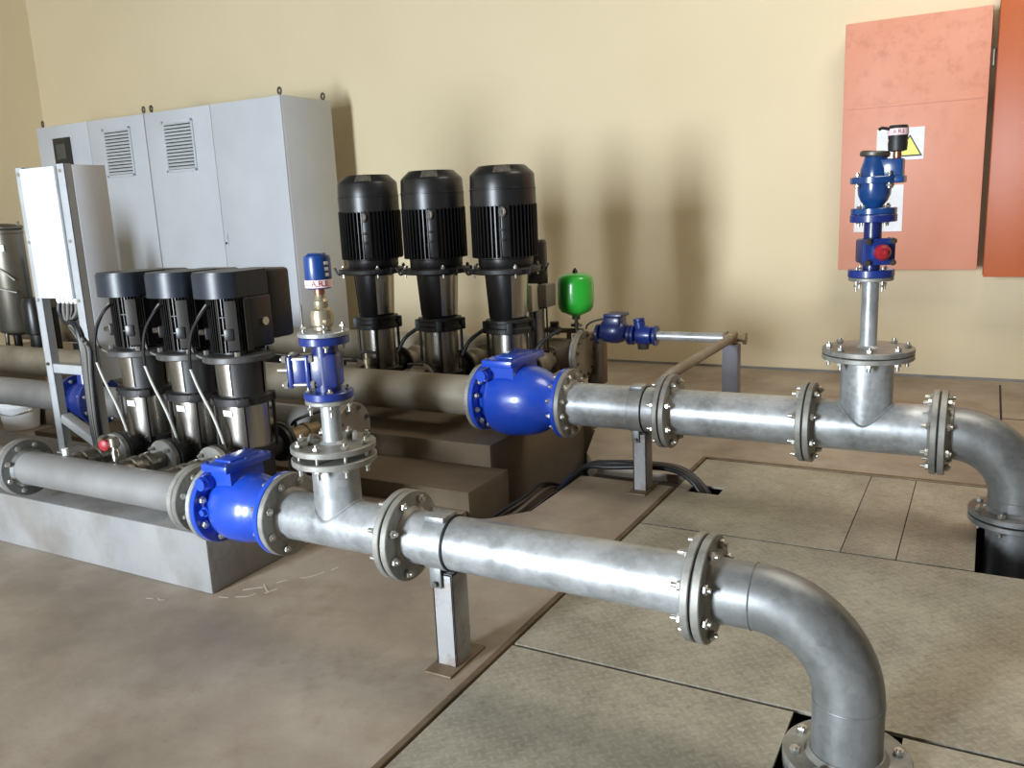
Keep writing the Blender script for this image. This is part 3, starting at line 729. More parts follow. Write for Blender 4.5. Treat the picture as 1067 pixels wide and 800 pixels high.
# ------------------------------------------------------------------ short pumps
def short_pump(label):
    o = thing('vertical_pump', label, 'pump', (0, 0, 0), 'short black multistage pumps')
    b = MB().bb(-.125, .125, -.105, .105, 0, .025, .005)
    b.lathe([(.11, .02), (.10, .05), (.10, .17), (.108, .18), (.108, .2)], (0, 0, 0), (0, 0, 1), 32)
    b.cyl((0, -.16, .157), (0, .16, .157), .05, seg=24); b.build('base', 'black_cast', o)
    for sgn in (-1, 1):
        MB().lathe([(.04, 0), (.08, 0), (.082, .003), (.082, .018), (.04, .018)], (0, sgn*.16, .157), (0, sgn, 0), 32).build('port_flange', 'black_cast', o)
    MB().lathe([(.099, .185), (.099, .39)], (0, 0, 0), (0, 0, 1), 40).build('barrel', 'steel', o)
    for i in range(4):
        a = PI/4+PI/2*i; MB().cyl((.117*math.cos(a), .117*math.sin(a), .18), (.117*math.cos(a), .117*math.sin(a), .42), .0075, seg=10).build('tie_rod', 'rod', o)
    h = MB().lathe([(.11, .382), (.12, .386), (.12, .414), (.11, .418)], (0, 0, 0), (0, 0, 1), 40)
    for i in range(4):
        a = PI/4+PI/2*i; h.box((.113*math.cos(a), .113*math.sin(a), .40), (.035, .05, .036), .006, Matrix.Rotation(a, 3, 'Z'))
    h.build('head_ring', 'black_cast', o)
    MB().lathe([(.095, .415), (.092, .425), (.095, .56), (.12, .568)], (0, 0, 0), (0, 0, 1), 40).build('motor_stool', 'black_cast', o)
    for a in (-2.75, -2.75+PI):
        g = MB(); sector(g, .0945, .0965, .425, .558, a, a+1.55); g.build('coupling_guard', 'steel', o)
    f = MB().lathe([(.10, .562), (.142, .564), (.146, .568), (.146, .588), (.142, .592), (.1, .597)], (0, 0, 0), (0, 0, 1), 44).build('motor_flange', 'flange_grey', o)
    for i in range(4):
        a = PI/4+PI/2*i; q = V((.125*math.cos(a), .125*math.sin(a), .59)); MB().cyl(q, q+V((0, 0, .02)), .012, seg=6).build('bolt', 'nut', f)
    m = MB().lathe([(.09, .59), (.092, .83)], (0, 0, 0), (0, 0, 1), 40); fins(m, .088, .107, .605, .825, 52, .003)
    for a in (-2.3, -1.0): m.box((.105*math.cos(a), .105*math.sin(a), .68), (.035, .04, .05), .005, Matrix.Rotation(a, 3, 'Z'))
    m.build('motor', 'black_paint', o)
    for a in (-2.35,):
        q = V((.125*math.cos(a), .125*math.sin(a), .685)); MB().cyl(q, q+V((math.cos(a), math.sin(a), 0))*.02, .011, seg=8).build('cable_gland', 'nut', o)
    # D-shaped cap
    poly = [(.112, .09), (.112, -.07)]+[(.112*math.cos(t), -.07-.085*math.sin(t)) for t in [PI*k/20 for k in range(1, 20)]]+[(-.112, -.07), (-.112, .09)]
    c = MB().prism(poly, .828, .922); c.prism([(x*.97, y*.97) for x, y in poly], .92, .930); c.build('fan_cover', 'black_cap', o)
    cb = MB().bb(-.115, .115, -.035, .10, .615, .828, .012); cb.build('converter_box', 'black_paint', o)
    cb2 = MB().bb(-.108, .108, .095, .228, .635, .926, .016); cb2.build('terminal_box', 'black_paint', o)
    MB().bb(.1155, .1175, -.055, -.025, .612, .82).build('bracket', 'rod', o)
    MB().box((.03, -.108, .715), (.007, .012, .22), .001).build('bracket', 'bracket', o)
    MB().box((.075, -.088, .715), (.045, .006, .2), .001, Matrix.Rotation(.75, 3, 'Z')).build('bracket', 'bracket', o)
    for zz in (.68, .75): MB().box((.052, -.1, zz), (.04, .008, .006), .001, Matrix.Rotation(.5, 3, 'Z')).build('bracket', 'rod', o)
    MB().cyl((.114, .045, .72), (.128, .045, .72), .017, seg=20).build('cable_gland', 'steel', o)
    MB().tube([(-.02, -.10, .80), (-.03, -.14, .77), (-.085, -.15, .70), (-.115, -.15, .62), (-.135, -.14, .54)], .0065, 8, 5).build('cable_sleeve', 'black_cable', o)
    MB().tube([(-.135, -.14, .54), (-.10, -.14, .46), (-.035, -.145, .36), (.0, -.145, .28), (.005, -.13, .20)], .0055, 8, 5).build('sensor_cable', 'white_cable', o)
    MB().tube([(-.05, -.095, .80), (-.085, -.12, .74), (-.125, -.13, .66), (-.12, -.12, .60), (-.06, -.1, .57)], .005, 8, 5).build('cable_sleeve', 'grey_cable', o)
    MB().bb(-.02, .03, -.0995, -.097, .34, .365).build('label_plate', 'white', o)
    return o
SZ = .235
sp_ = short_pump('short black pump nearest the front blue valve, rightmost of the three on the pale plinth')
sp_.location = (-.975, .5, SZ)
place_copy(sp_, (-1.255, .5, SZ), 'short black pump in the middle of the three on the pale plinth')
place_copy(sp_, (-1.575, .5, SZ), 'short black pump beside the control box stand, leftmost of the three on the pale plinth')
# discharge unions to the front pipe
for x, nm in ((-.975, 'rightmost'), (-1.268, 'middle'), (-1.583, 'leftmost')):
    o = thing('pipe_union', 'ribbed metal union joining the grey pipe to the %s short pump' % nm, 'pipe union', (x, .18, HN))
    f = flange(o, (x, .292, HN), (0, 1, 0), .082, .035, .026, 'flange')
    bolts(f, (x, .312, HN), (0, 1, 0), .064, 4, .055, .009)
    m = MB().lathe([(.032, 0), (.034, .02), (.046, .03), (.048, .055), (.04, .06), (.04, .075), (.05, .08), (.052, .11), (.044, .118), (.044, .14), (.05, .145), (.05, .17), (.038, .18), (.036, .24)], (x, .06, HN), (0, 1, 0), 28)
    m.build('coupling', 'dark_steel', o)
# suction side
YS, ZS, rS = 1.0, .388, .085
s = spool('dusty suction pipe behind the short pumps, above the bucket', loc=(-3, YS, ZS))
MB().cyl((-6.5, YS, ZS), (-.845, YS, ZS), rS, seg=40).build('pipe', 'grey_pipe', s)
f = flange(s, (-.86, YS, ZS), (1, 0, 0), .122, rS, .02, 'flange'); f = flange(s, (-.838, YS, ZS), (1, 0, 0), .122, .004, .02, 'dusty_pipe', name='blind_flange')
bolts(f, (-.839, YS, ZS), (1, 0, 0), .1, 8, .044, .010, mat='nut_dark')
for xx in (-1.2, -5.2): MB().bb(xx-.03, xx+.03, YS-.03, YS+.03, 0, ZS-rS+.006, .003).build('foot', 'post', s)
for x, nm in ((-.975, 'rightmost'), (-1.268, 'middle'), (-1.583, 'leftmost')):
    o = thing('ball_valve', 'brass ball valve with a lever behind the %s short pump' % nm, 'ball valve', (x, .8, HN))
    m = MB().lathe([(.035, 0), (.035, .03), (.05, .035), (.05, .06), (.043, .065), (.046, .11), (.043, .15), (.05, .155), (.05, .18), (.036, .185), (.036, .27)], (x, .675, HN), (0, 1, 0), 24); m.build('body', 'tan_valve', o)
    MB().cyl((x, .785, HN+.04), (x, .785, HN+.07), .008, seg=10).build('stem', 'rod', o)
    MB().tube([(x-.02, .78, HN+.05), (x, .785, HN+.072), (x+.02, .84, HN+.085), (x+.03, .92, HN+.088)], .007, 8, 3).build('lever', 'black_cable', o)
    f = flange(o, (x, .678, HN), (0, 1, 0), .088, .03, .02, 'black_cast'); 
# pressure transmitter on the grey pipe
o = thing('pressure_switch', 'chrome pressure fitting with a red knob on top of the grey pipe', 'pressure fitting', (-1.21, .04, HN+r0))
m = MB().lathe([(.008, -.02), (.008, .01), (.014, .014), (.016, .05), (.012, .056), (.012, .07), (.02, .074), (.02, .105), (.014, .11)], (-1.21, .04, HN+r0-.01), (0, 0, 1), 16); m.build('body', 'steel', o)
m = MB().cyl((-1.30, .06, .53), (-1.20, .045, .53), .013, seg=14); m.lathe([(.024, 0), (.026, .01), (.024, .03)], (-1.31, .065, .53), (1, -.15, 0), 16); m.build('side_arm', 'dark_steel', o)
MB().lathe([(.018, 0), (.022, .004), (.022, .016), (.016, .02)], (-1.252, .035, .528), (.35, -1, 0), 18).build('knob', 'red', o)

# ------------------------------------------------------------------ rear manifold, vessel, bypass
YM, ZM, rM, RM = 2.9, .42, .105, .155
s = spool('thick dusty manifold behind the tall pumps ending in a bolted blank flange', loc=(-2, YM, ZM))
MB().cyl((-6.5, YM, ZM), (-.52, YM, ZM), rM, seg=48).build('pipe', 'dusty_pipe', s)
flange(s, (-.535, YM, ZM), (1, 0, 0), RM, rM, .022, 'flange', -1)
f = flange(s, (-.512, YM, ZM), (1, 0, 0), RM, .004, .024, 'dusty_pipe', name='blind_flange')
bolts(f, (-.513, YM, ZM), (1, 0, 0), .13, 12, .048, .011, mat='nut_dark')
MB().bb(-.53, -.43, YM+.12, YM+.22, .205, ZM+.12, .004).build('bracket', 'brown_block', s)
for xx in (-1.0, -2.4): MB().bb(xx-.04, xx+.04, YM-.05, YM+.05, .205, ZM-rM+.006, .003).build('foot', 'dusty_pipe', s)
for x, nm in ((-.70, 'rightmost'), (-1.178, 'middle'), (-1.655, 'leftmost')):
    branch_valve('dark flanged branch joining the manifold to the %s tall pump' % nm, x, 2.545, YM-rM+.03, HF-.005, .055, .09, False, 'dusty_pipe')
# green expansion vessel
gx, gy = -.545, 2.9
o = thing('expansion_vessel', 'green expansion vessel standing on the manifold in front of the wall', 'expansion vessel', (gx, gy, ZM+rM))
MB().lathe([(.02, .6625), (.028, .672), (.06, .686), (.095, .702), (.110, .728), (.115, .76), (.115, .875), (.110, .908), (.094, .928), (.05, .94), (0, .944)], (gx, gy, 0), (0, 0, 1), 40).build('tank', 'green', o)
MB().lathe([(.018, 0), (.016, .012), (.004, .03), (0, .031)], (gx, gy, .942), (0, 0, 1), 16).build('air_plug', 'black_cast', o)
m = MB().lathe([(.02, .648), (.026, .65), (.026, .668)], (gx, gy, 0), (0, 0, 1), 16); m.cyl((gx, gy, .52), (gx, gy, .655), .012, seg=12); m.lathe([(.02, .60), (.02, .625)], (gx, gy, 0), (0, 0, 1), 6); m.cyl((gx-.035, gy, .61), (gx+.035, gy, .61), .01, seg=10)
m.build('connector', 'dark_steel', o)
# small pipework on the manifold beside the vessel
o = thing('valve_manifold', 'dark little valve pipework on the manifold left of the green vessel', 'small pipework', (-.75, YM, ZM+rM))
m = MB().cyl((-.98, YM, ZM+rM+.05), (-.50, YM, ZM+rM+.05), .017, seg=14)
for xx in (-.95, -.78, -.6): m.cyl((xx, YM, ZM+rM-.01), (xx, YM, ZM+rM+.05), .015, seg=12)
for xx in (-.86, -.70): m.lathe([(.02, -.04), (.03, -.03), (.032, 0), (.03, .03), (.02, .04)], (xx, YM, ZM+rM+.05), (1, 0, 0), 14)
m.build('pipe', 'dark_steel', o)
MB().cyl((-.70, YM, ZM+rM+.07), (-.70, YM, ZM+rM+.105), .028, .03, seg=10).build('handwheel', 'black_cast', o)
MB().tube([(-.86, YM, ZM+rM+.08), (-.88, YM-.02, ZM+rM+.09), (-.98, YM-.06, ZM+rM+.07)], .008, 8, 3).build('lever', 'black_cast', o)
# jockey pump
jx, jy = -.735, 2.72
o = thing('jockey_pump', 'slim jockey pump with an ivory switch box, half hidden behind the rightmost tall pump', 'pump', (jx, jy, .205))
b = MB().bb(jx-.07, jx+.07, jy-.07, jy+.07, .205, .23, .004); b.lathe([(.07, .22), (.065, .45), (.075, .46), (.075, .48)], (jx, jy, 0), (0, 0, 1), 24); b.build('base', 'black_cast', o)
MB().cyl((jx, jy, .48), (jx, jy, .74), .052, seg=28).build('barrel', 'steel', o)
for a in (.3, 1.9, 3.4, 5.0): MB().cyl((jx+.066*math.cos(a), jy+.066*math.sin(a), .46), (jx+.066*math.cos(a), jy+.066*math.sin(a), .76), .006, seg=8).build('tie_rod', 'rod', o)
m = MB().lathe([(.075, .74), (.08, .76), (.06, .78), (.07, .80), (.08, .9), (.08, 1.14), (.07, 1.16)], (jx, jy, 0), (0, 0, 1), 32)
m.build('motor', 'black_paint', o)
bx = MB().bb(jx-.055, jx+.065, jy-.17, jy-.08, .735, .90, .008).build('switch_box', 'ivory', o)
MB().bb(jx-.025, jx+.035, jy-.176, jy-.168, .79, .85, .002).build('dark_window', 'screen', bx)
MB().bb(jx+.068, jx+.125, jy-.1, jy+.03, .755, .895, .006).build('side_box', 'grey_box', o)
# bypass
YB, ZB, XB, rB = 2.93, .556, .44, .029
o = thing('bypass_pipe', 'slim galvanised bypass pipe along the wall and back to the rear pipe', 'bypass pipe', (XB, YB, 0))
MB().cyl((-.05, YB, ZB), (XB+.02, YB, ZB), rB, seg=24).build('pipe', 'galv', o)
MB().tube([(XB-.005, YB-.02, ZB), (XB-.005, 2.2, ZB), (XB-.01, 1.95, ZB-.004), (XB-.03, 1.86, ZB-.02), (XB-.06, 1.78, ZB-.06)], .026, 20, 5).build('return_pipe', 'dusty_pipe', o)
m = MB().lathe([(.03, -.04), (.038, -.035), (.038, -.02), (.034, -.018), (.034, .018), (.038, .02), (.038, .035), (.03, .04)], (XB-.01, YB, ZB), (1, 0, 0), 20)
m.lathe([(.03, 0), (.036, .004), (.036, .02), (.03, .024)], (XB-.005, YB-.02, ZB), (0, -1, 0), 20)
m.lathe([(.02, 0), (.02, .03), (.034, .034), (.034, .05), (.014, .054)], (XB+.03, YB, ZB), (1, 0, 0), 8)
m.build('tee_fitting', 'tan_valve', o)
o = thing('bypass_post', 'bluish grey square post holding up the corner of the bypass pipe', 'pipe support', (XB-.005, YB, 0))
MB().bb(XB-.05, XB+.04, YB-.04, YB+.04, .008, ZB-rB-.004, .004).build('post', 'post_dark', o)
MB().bb(XB-.09, XB+.08, YB-.08, YB+.08, 0, .008).build('base_plate', 'post', o)
MB().torus((XB-.03, YB, ZB), (1, 0, 0), rB+.005, .006, 20, 8).build('clamp', 'nut_dark', o)
# blue strainer and valve on the bypass
o = thing('water_meter', 'dark blue valve with a square top on the bypass pipe, nearest the green vessel', 'valve', (-.30, YB, ZB))
m = MB().cyl((-.42, YB, ZB), (-.19, YB, ZB), .032, seg=20)
m.lathe([(.035, -.09), (.066, -.07), (.078, -.02), (.078, .03), (.062, .07), (.035, .09)], (-.30, YB, ZB+.022), (1, 0, 0), 28)
m.bb(-.35, -.24, YB-.065, YB+.065, ZB+.05, ZB+.115, .012)
m.build('body', 'navy', o)
m = MB().bb(-.345, -.225, YB-.07, YB+.07, ZB+.113, ZB+.135, .006); m.build('cover', 'navy', o)
for xx in (-.405, -.195): flange(o, (xx-.01, YB, ZB), (1, 0, 0), .062, .03, .02, 'navy')
MB().tube([(-.34, YB, ZB+.10), (-.42, YB-.01, ZB+.085), (-.47, YB-.02, ZB+.06), (-.485, YB-.02, ZB+.03)], .006, 8, 3).build('lever', 'black_cast', o)
o = thing('strainer', 'smaller blue strainer on the bypass pipe, right of the square topped valve', 'strainer', (-.09, YB, ZB))
m = MB().cyl((-.18, YB, ZB), (-.02, YB, ZB), .032, seg=20)
m.lathe([(.03, -.06), (.055, -.045), (.062, 0), (.055, .045), (.03, .06)], (-.10, YB, ZB), (1, 0, 0), 24); m.cyl((-.12, YB, ZB), (-.135, YB, ZB+.085), .035, seg=20)
m.build('body', 'blue_dark', o)
for xx in (-.172, -.03): flange(o, (xx-.008, YB, ZB), (1, 0, 0), .062, .03, .018, 'blue_dark')
MB().cyl((-.11, YB, ZB-.085), (-.11, YB, ZB-.04), .036, .04, seg=8).build('drain_cap', 'nut_dark', o)
MB().lathe([(.02, 0), (.036, .004), (.036, .018), (.02, .022)], (-.135, YB, ZB+.085), (-.15, 0, 1), 10).build('cap', 'blue_dark', o)

# ------------------------------------------------------------------ cables in the floor recess
CAB = [('black_cable', 0, 'black'), ('blue_cable', .018, 'dark blue'), ('black_cable', .036, 'black'), ('grey_cable', .052, 'dusty grey'), ('blue_cable', .07, 'dark blue')]
for i, (mt, d, cn) in enumerate(CAB):
    j = lambda a: random.uniform(-a, a)
    ord_ = ['frontmost', 'second from the front', 'third from the front', 'fourth from the front', 'rearmost'][i]
    pts = [(-.26+d*.5, 1.02+d*.6, -.31), (-.20+d*.4, 1.15+d*1.2, -.22+j(.02)), (-.13+d*.3, 1.45+d, -.10+j(.02)), (-.075+d*.2, 1.72+d, .0+j(.008)), (-.02+d*.3, 1.82+d*1.3, .045+j(.006)), (.1, 1.86+d*1.3, .05+j(.006)), (.25, 1.87+d*1.2, .06+j(.006)), (.40, 1.86+d*1.0, .07+j(.005)), (.50, 1.83+d*.8, .06), (.57+d*.2, 1.81+d*.6, .01), (.605+d*.4, 1.80+d*.5, -.07), (.62+d*.4, 1.79+d*.5, -.3)]
    tag(MB().tube(pts, .0115 if i % 2 else .0135, 10, 6).build('cable', mt), '%s cable running into the plate hole, %s of the bundle' % (cn, ord_), 'cable', 'cables between the plinth and the floor plates')
for i in range(7):
    a = random.uniform(0, .12); j = lambda q: random.uniform(-q, q)
    pts = [(-.27+a*.3, 1.06+a*.3, -.30+.035*i), (-.23+a*.5, 1.16+j(.04), -.12+.016*i), (-.19+a*.6, 1.38+j(.05), -.09+.016*i), (-.20+a, 1.62+j(.05), -.06+.014*i), (-.20+a, 1.85, -.1), (-.25+a*.5, 2.1, -.3)]
    tag(MB().tube(pts, .009, 8, 6).build('cable', 'grey_cable' if i % 2 else 'black_cable'), 'loose dusty cable lying in the dark floor recess beside the stepped plinth', 'cable', 'loose cables in the floor recess')

# ------------------------------------------------------------------ control box on its stand
o = thing('box_stand', 'pale grey strut stand at the left end of the pale plinth', 'stand', (-2.2, .65, SZ))
for x0_, x1_ in ((-2.392, -2.338), (-2.072, -2.02)):
    m = MB().bb(x0_, x1_, .55, .556, SZ, 1.652, .001); m.bb(x0_, x0_+.004, .55, .59, SZ, 1.652); m.bb(x1_-.004, x1_, .55, .59, SZ, 1.652)
    m.bb(x0_-.01, x1_+.01, .54, .66, SZ, SZ+.008)
    m = m.build('post', 'strut', o)
m = MB().bb(-2.338, -2.072, .552, .60, .655, .70, .002); m.build('crossbar', 'strut', o)
rot = Matrix.Rotation(.42, 3, 'Y')
MB().box((-2.20, .575, .36), (.30, .05, .045), .002, rot).build('brace', 'strut', o)
for x_ in (-2.365, -2.046):
    for z_ in (1.62, 1.3, 1.02): MB().cyl((x_, .55, z_), (x_, .542, z_), .008, seg=8).build('bolt', 'nut', o)
    MB().cyl((x_, .55, .70), (x_, .54, .70), .008, seg=8).build('bolt', 'nut_dark', o)
o = thing('control_box', 'white control box on the strut stand, beside the short pumps', 'control box', (-2.2, .65, 1.03))
MB().bb(-2.336, -2.024, .56, .765, 1.035, 1.648, .004).bb(-2.03, -2.0185, .592, .765, .62, 1.648, .002).build('body', 'ral', o)
MB().bb(-2.336, -2.074, .534, .56, 1.03, 1.644, .005).build('lid', 'box_lid', o)
for i in range(6):
    x_ = -2.25+.033*i; MB().lathe([(.011, 0), (.013, -.01), (.013, -.02), (.008, -.03)], (x_, .58, 1.032), (0, 0, 1), 10).build('cable_gland', 'white', o)
for i in range(6):
    x_ = -2.25+.033*i; t_ = i/5
    pts = [(x_, .58, 1.00), (x_+.0, .575, .965), (x_*.6-2.19*.4, .57, .93), (-2.19+.012*t_, .565, .905), (-2.13+.01*t_, .55, .915-.012*i), (-2.075+.016*t_, .535, .885-.014*i), (-2.05+.012*i, .53, .80), (-2.055+.010*i, .53, .66), (-2.06+.008*i, .53, .45), (-2.05+.008*i, .53, .30), (-2.03+.01*i, .54, .25)]
    tag(MB().tube(pts, .009 if i else .014, 8, 5).build('cable', 'black_cable' if i in (0, 3, 5) else 'grey_cable'), '%s cable hanging from the control box, %s of six glands' % ('black' if i in (0, 3, 5) else 'grey', ['leftmost', 'second', 'third', 'fourth', 'fifth', 'rightmost'][i]), 'cable', 'cables below the control box')

# ------------------------------------------------------------------ grey electrical cabinets
YC0, YC1, ZC = 3.8, 4.46, 2.40
EDG = [-7.175, -6.32, -5.468, -4.565, -3.70]
def cabinet(label, i0, vents, disp):
    xa, xm, xb = EDG[i0:i0+3]
    o = thing('electrical_cabinet', label, 'electrical cabinet', ((xa+xb)/2, (YC0+YC1)/2, 0))
    MB().bb(xa+.004, xb-.004, YC0+.02, YC1, .1, ZC, .006).build('body', 'ral', o)
    MB().bb(xa+.02, xb-.02, YC0+.04, YC1-.02, 0, .1).build('base', 'dark', o)
    for k, (a, b) in enumerate(((xa, xm), (xm, xb))):
        d = MB().bb(a+(.008 if k == 0 else .003), b-(.003 if k == 0 else .008), YC0, YC0+.021, .12, ZC-.004, .004).build('door', 'ral', o)
        if k in vents:
            vx0 = vents[k]; vx1 = vx0+.41; z0, z1 = 1.83, 2.30
            fr = MB(); e = .022
            fr.bb(vx0, vx1, YC0-.016, YC0, z1-e, z1, .003); fr.bb(vx0, vx1, YC0-.016, YC0, z0, z0+e, .003); fr.bb(vx0, vx0+e, YC0-.016, YC0, z0, z1, .003); fr.bb(vx1-e, vx1, YC0-.016, YC0, z0, z1, .003)
            fr = fr.build('vent_frame', 'ral', d)
            sl = MB(); sl.bb(vx0+e, vx1-e, YC0-.003, YC0-.001, z0+e, z1-e)
            sl.build('vent_back', 'dark', d)
            sl = MB()
            for q in range(14):
                zz = z0+e+.015+(z1-z0-2*e-.02)*q/13
                sl.box(((vx0+vx1)/2, YC0-.009, zz), (vx1-vx0-2*e, .012, .018), 0, Matrix.Rotation(.6, 3, 'X'))
            sl.build('vent_slats', 'vent', d)
        if disp and k == 0:
            x0_ = -6.90; z0, z1 = 1.92, 2.27
            dd = MB().bb(x0_, x0_+.28, YC0-.014, YC0, z0, z1, .004).build('display', 'screen', d)
            MB().bb(x0_+.05, x0_+.20, YC0-.016, YC0-.013, z0+.14, z1-.06).build('screen', 'glass', dd)
            MB().bb(x0_+.04, x0_+.25, YC0-.016, YC0-.013, z0+.03, z0+.11).build('keypad', 'dark', dd)
        if k == 1:
            h = MB().bb(a+.02, a+.055, YC0-.012, YC0, 1.12, 1.24, .005); h.cyl((a+.038, YC0-.012, 1.20), (a+.038, YC0-.02, 1.20), .010, seg=12); h.build('handle', 'vent', d)
            MB().cyl((a+.038, YC0-.013, 1.15), (a+.038, YC0-.016, 1.15), .012, seg=16).build('keyhole', 'dark', d)
    for x_ in (xa+.06, xb-.05):
        for y_ in (YC0+.05, YC1-.05):
            m = MB().torus((x_, y_, ZC+.04), (.3, 1, 0), .026, .009, 20, 8); m.cyl((x_, y_, ZC-.002), (x_, y_, ZC+.014), .012, seg=12); m.build('lifting_eye', 'dark_steel', o)
    return o
cabinet('pale grey double door electrical cabinet with a dark display, left one of the pair', 0, {1: -6.09}, True)
cabinet('pale grey double door electrical cabinet with one vent, nearest the tall pumps', 2, {0: -5.215}, False)

# ------------------------------------------------------------------ orange cabinets on the wall
o = thing('wall_cabinet', 'faded salmon wall cabinet behind the tall blue air valve', 'wall cabinet', (1.21, 4.75, 1.65))
MB().bb(.770, 1.655, 4.69, Y_WALL, .815, 2.485, .004).build('body', 'salmon', o)
d = MB().bb(.760, 1.655, 4.65, 4.69, .805, 2.495, .005); d = d.build('door', 'salmon', o)
MB().box((1.21, 4.649, 1.935), (.86, .004, .022), .0019).build('crease', 'salmon', o)
o2 = thing('wall_cabinet', 'deep orange wall cabinet at the upper right edge', 'wall cabinet', (2.1, 4.7, 1.65))
MB().bb(1.69, 2.55, 4.60, Y_WALL, .770, 2.62, .004).build('body', 'rust_red', o2)
MB().bb(1.695, 2.55, 4.56, 4.60, .762, 2.63, .005).build('door', 'orange', o2)
MB().cyl((1.675, 4.62, 2.12), (1.675, 4.62, 2.22), .012, seg=12).build('hinge', 'dark_steel', o2)
s_ = thing('warning_sticker', 'white sticker with a yellow warning triangle on the salmon cabinet', 'sticker', (1.14, 4.648, 1.66))
MB().bb(.99, 1.29, 4.6455, 4.6495, 1.56, 1.775).build('sheet', 'paper', s_)
t = MB(); pr = [(1.13, 1.59), (1.27, 1.59), (1.20, 1.715)]
def tri(mb, pts, y0, y1):
    a = [mb.bm.verts.new((x, y0, z)) for x, z in pts]; b = [mb.bm.verts.new((x, y1, z)) for x, z in pts]
    mb.bm.faces.new(a); mb.bm.faces.new(b[::-1])
    for i in range(3): mb.bm.faces.new((a[i], b[i], b[(i+1) % 3], a[(i+1) % 3]))
tri(t, [(1.118, 1.583), (1.282, 1.583), (1.20, 1.728)], 4.6440, 4.6455); t.build('triangle_border', 'dark', s_)
t = MB(); tri(t, [(1.132, 1.592), (1.268, 1.592), (1.20, 1.713)], 4.6430, 4.6440); t.build('triangle', 'yellow', s_)
tag(MB().bb(.86, 1.175, 4.6465, 4.6495, 1.075, 1.395).build('paper_sheet', 'paper'), 'blank white paper stuck on the salmon cabinet behind the blue air valve', 'paper')

# ------------------------------------------------------------------ left background
tx, ty = -5.36, 2.2
o = thing('filter_vessel', 'dull steel filter vessel at the left edge behind the control box', 'filter vessel', (tx, ty, .205))
MB().lathe([(.06, .50), (.13, .53), (.145, .56), (.145, 1.33), (.15, 1.335), (.15, 1.36), (.14, 1.37)], (tx, ty, 0), (0, 0, 1), 40).build('tank', 'dark_steel', o)
m = MB().lathe([(.15, 0), (.155, .004), (.155, .02), (.14, .03), (.05, .045), (0, .047)], (tx, ty, 1.37), (0, 0, 1), 40); m.build('lid', 'dark_steel', o)
for a in (.4, 1.6, 2.9, 4.1, 5.3): MB().cyl((tx+.14*math.cos(a), ty+.14*math.sin(a), 1.38), (tx+.14*math.cos(a), ty+.14*math.sin(a), 1.43), .014, seg=8).build('wing_nut', 'brass', o)
for a in (.5, 2.6, 4.7): MB().cyl((tx+.1*math.cos(a), ty+.1*math.sin(a), .55), (tx+.12*math.cos(a), ty+.12*math.sin(a), .205), .016, seg=10).build('leg', 'dark_steel', o)
MB().cyl((tx, ty-.02, .34), (tx, ty-.02, .52), .03, seg=14).build('drain', 'rod', o)
MB().box((tx+.09, ty-.118, 1.22), (.10, .004, .05), 0, Matrix.Rotation(.62, 3, 'Z')).build('label_plate', 'white', o)
for z_, dz in ((1.02, -.06), (.86, .0)):
    tag(MB().tube([(tx-.12, ty-.12, z_+.04), (tx, ty-.165, z_+.05), (tx+.10, ty-.13, z_+.03), (tx+.16, ty-.06, z_+dz)], .006, 8, 5).build('cable', 'white_cable'), 'thin pale wire slung round the steel filter vessel, %s of two' % ('upper' if z_ > .9 else 'lower'), 'cable', 'wires on the filter vessel')
o = thing('switch_box', 'grey switch box between the filter vessel and the control box', 'switch box', (-5.1, 2.35, .75))
MB().bb(-5.19, -5.02, 2.3, 2.42, .72, 1.12, .006).build('body', 'grey_box', o)
MB().bb(-5.13, -5.07, 2.34, 2.38, .205, .72).build('post', 'rod', o)
o = thing('booster_pump', 'small dark pump on the floor behind the strut stand', 'pump', (-5.0, 2.2, .205))
m = MB().lathe([(.05, 0), (.085, .01), (.09, .06), (.09, .25), (.07, .3)], (-5.02, 2.15, .52), (0, 0, 1), 24); m.build('motor', 'black_paint', o)
MB().bb(-5.1, -4.94, 2.07, 2.23, .205, .26, .005).lathe([(.07, 0), (.06, .27)], (-5.02, 2.15, .25), (0, 0, 1), 20).build('base', 'black_cast', o)
# bucket
bx_, by_ = -4.15, 1.40
o = thing('bucket', 'white plastic bucket on the floor under the suction pipe', 'bucket', (bx_, by_, 0))
MB().lathe([(0, .004), (.105, .0), (.11, .004), (.135, .185), (.142, .19), (.142, .2), (.132, .2), (.106, .012), (0, .01)], (bx_, by_, 0), (0, 0, 1), 40, False).build('pail', 'white', o)
MB().lathe([(.138, .16), (.143, .161), (.143, .172), (.138, .173)], (bx_, by_, 0), (0, 0, 1), 40, False).build('rim_band', 'white', o)
MB().tube([(bx_+.14*math.cos(a), by_+.14*math.sin(a), .17-.05*math.sin((a+2.6)/3.1*PI)) for a in [-2.6+3.1*k/10 for k in range(11)]], .003, 6, 2).build('bail_handle', 'nut', o)
tag(MB().lathe([(.0, 0), (.022, .0), (.026, .02), (.026, .05), (.016, .065), (.016, .08), (0, .08)], (-3.75, 1.42, 0), (.2, 0, 1), 16).build('plastic_cap', 'white'), 'little white plastic cap on the floor right of the bucket', 'cap')
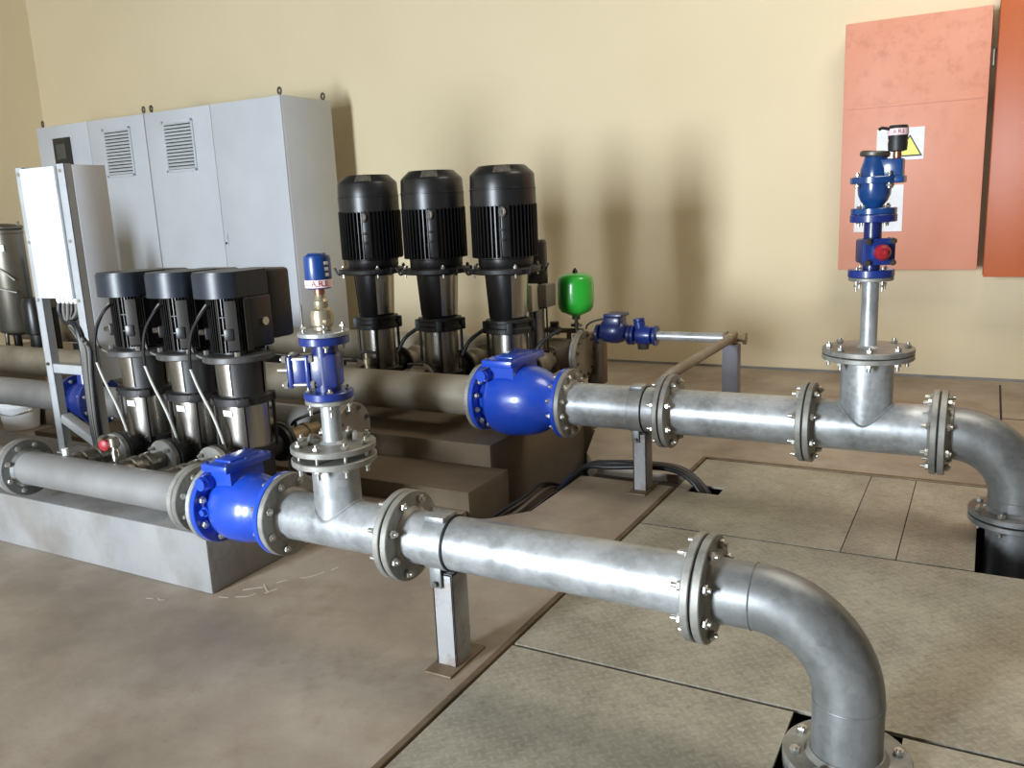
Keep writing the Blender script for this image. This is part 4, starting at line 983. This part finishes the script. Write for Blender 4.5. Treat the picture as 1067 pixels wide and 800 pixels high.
# blue valve behind the stand
o = thing('gate_valve', 'blue flanged valve behind the strut stand, on the suction pipe', 'gate valve', (-2.79, YS, ZS))
m = MB().lathe([(.088, -.1), (.10, -.06), (.115, 0), (.10, .06), (.088, .1)], (-2.76, YS, ZS), (1, 0, 0), 32)
m.cyl((-2.76, YS, ZS+.08), (-2.76, YS, ZS+.20), .05, .04, seg=20); m.build('body', 'blue_dark', o)
for xx in (-2.87, -2.67):
    f = flange(o, (xx, YS, ZS), (1, 0, 0), .14, .087, .02, 'blue_dark'); bolts(f, (xx+.01, YS, ZS), (1, 0, 0), .118, 8, .04, .011)
tag(MB().bb(-4.35, -4.22, 1.74, 1.86, .205, .291, .004).build('packing_block', 'wood'), 'orange brown packing block under the dusty pipe behind the strut stand', 'block')

# ------------------------------------------------------------------ light
def area(name, loc, rot, sx, sy, power, col):
    l = bpy.data.lights.new(name, 'AREA'); l.shape = 'RECTANGLE'; l.size = sx; l.size_y = sy; l.energy = power; l.color = col
    o = bpy.data.objects.new(name, l); C.objects.link(o); o.location = loc; o.rotation_euler = rot
    return o
area('daylight_door', ((OX0+OX1)/2, Y_FRONT-.02, (OZ0+OZ1)/2), (PI/2, 0, 0), OX1-OX0-.02, OZ1-OZ0-.02, 1220, (.82, .91, 1.0))
area('ceiling_lamp', (2.2, 2.3, Z_CEIL-.05), (0, 0, 0), 2.0, 1.6, 105, (1.0, .92, .80))
wd = bpy.data.worlds.new('sky'); scn.world = wd; wd.use_nodes = True
bg = wd.node_tree.nodes['Background']; bg.inputs[0].default_value = (.8, .9, 1, 1); bg.inputs[1].default_value = .6

# ------------------------------------------------------------------ camera
yaw, pitch, roll, fpx = .5129, .205, -.0456, 888.28
fwd = V((-math.sin(yaw)*math.cos(pitch), math.cos(yaw)*math.cos(pitch), -math.sin(pitch)))
rgt = V((math.cos(yaw), math.sin(yaw), 0)); up = rgt.cross(fwd)
r_ = rgt*math.cos(roll)+up*math.sin(roll); u_ = -rgt*math.sin(roll)+up*math.cos(roll)
cd = bpy.data.cameras.new('camera'); cd.sensor_fit = 'HORIZONTAL'; cd.sensor_width = 36; cd.lens = fpx/1067*36; cd.clip_start = .02
cam = bpy.data.objects.new('camera', cd); C.objects.link(cam)
mw = Matrix((r_, u_, -fwd)).transposed().to_4x4(); mw.translation = V((1.7222, -1.9946, 1.3664)); cam.matrix_world = mw
scn.camera = cam
vs = scn.view_settings; vs.view_transform = 'Standard'; vs.look = 'None'; vs.exposure = 0; vs.gamma = 1; vs.use_curve_mapping = False
scn.cycles.max_bounces = 10; scn.cycles.diffuse_bounces = 6
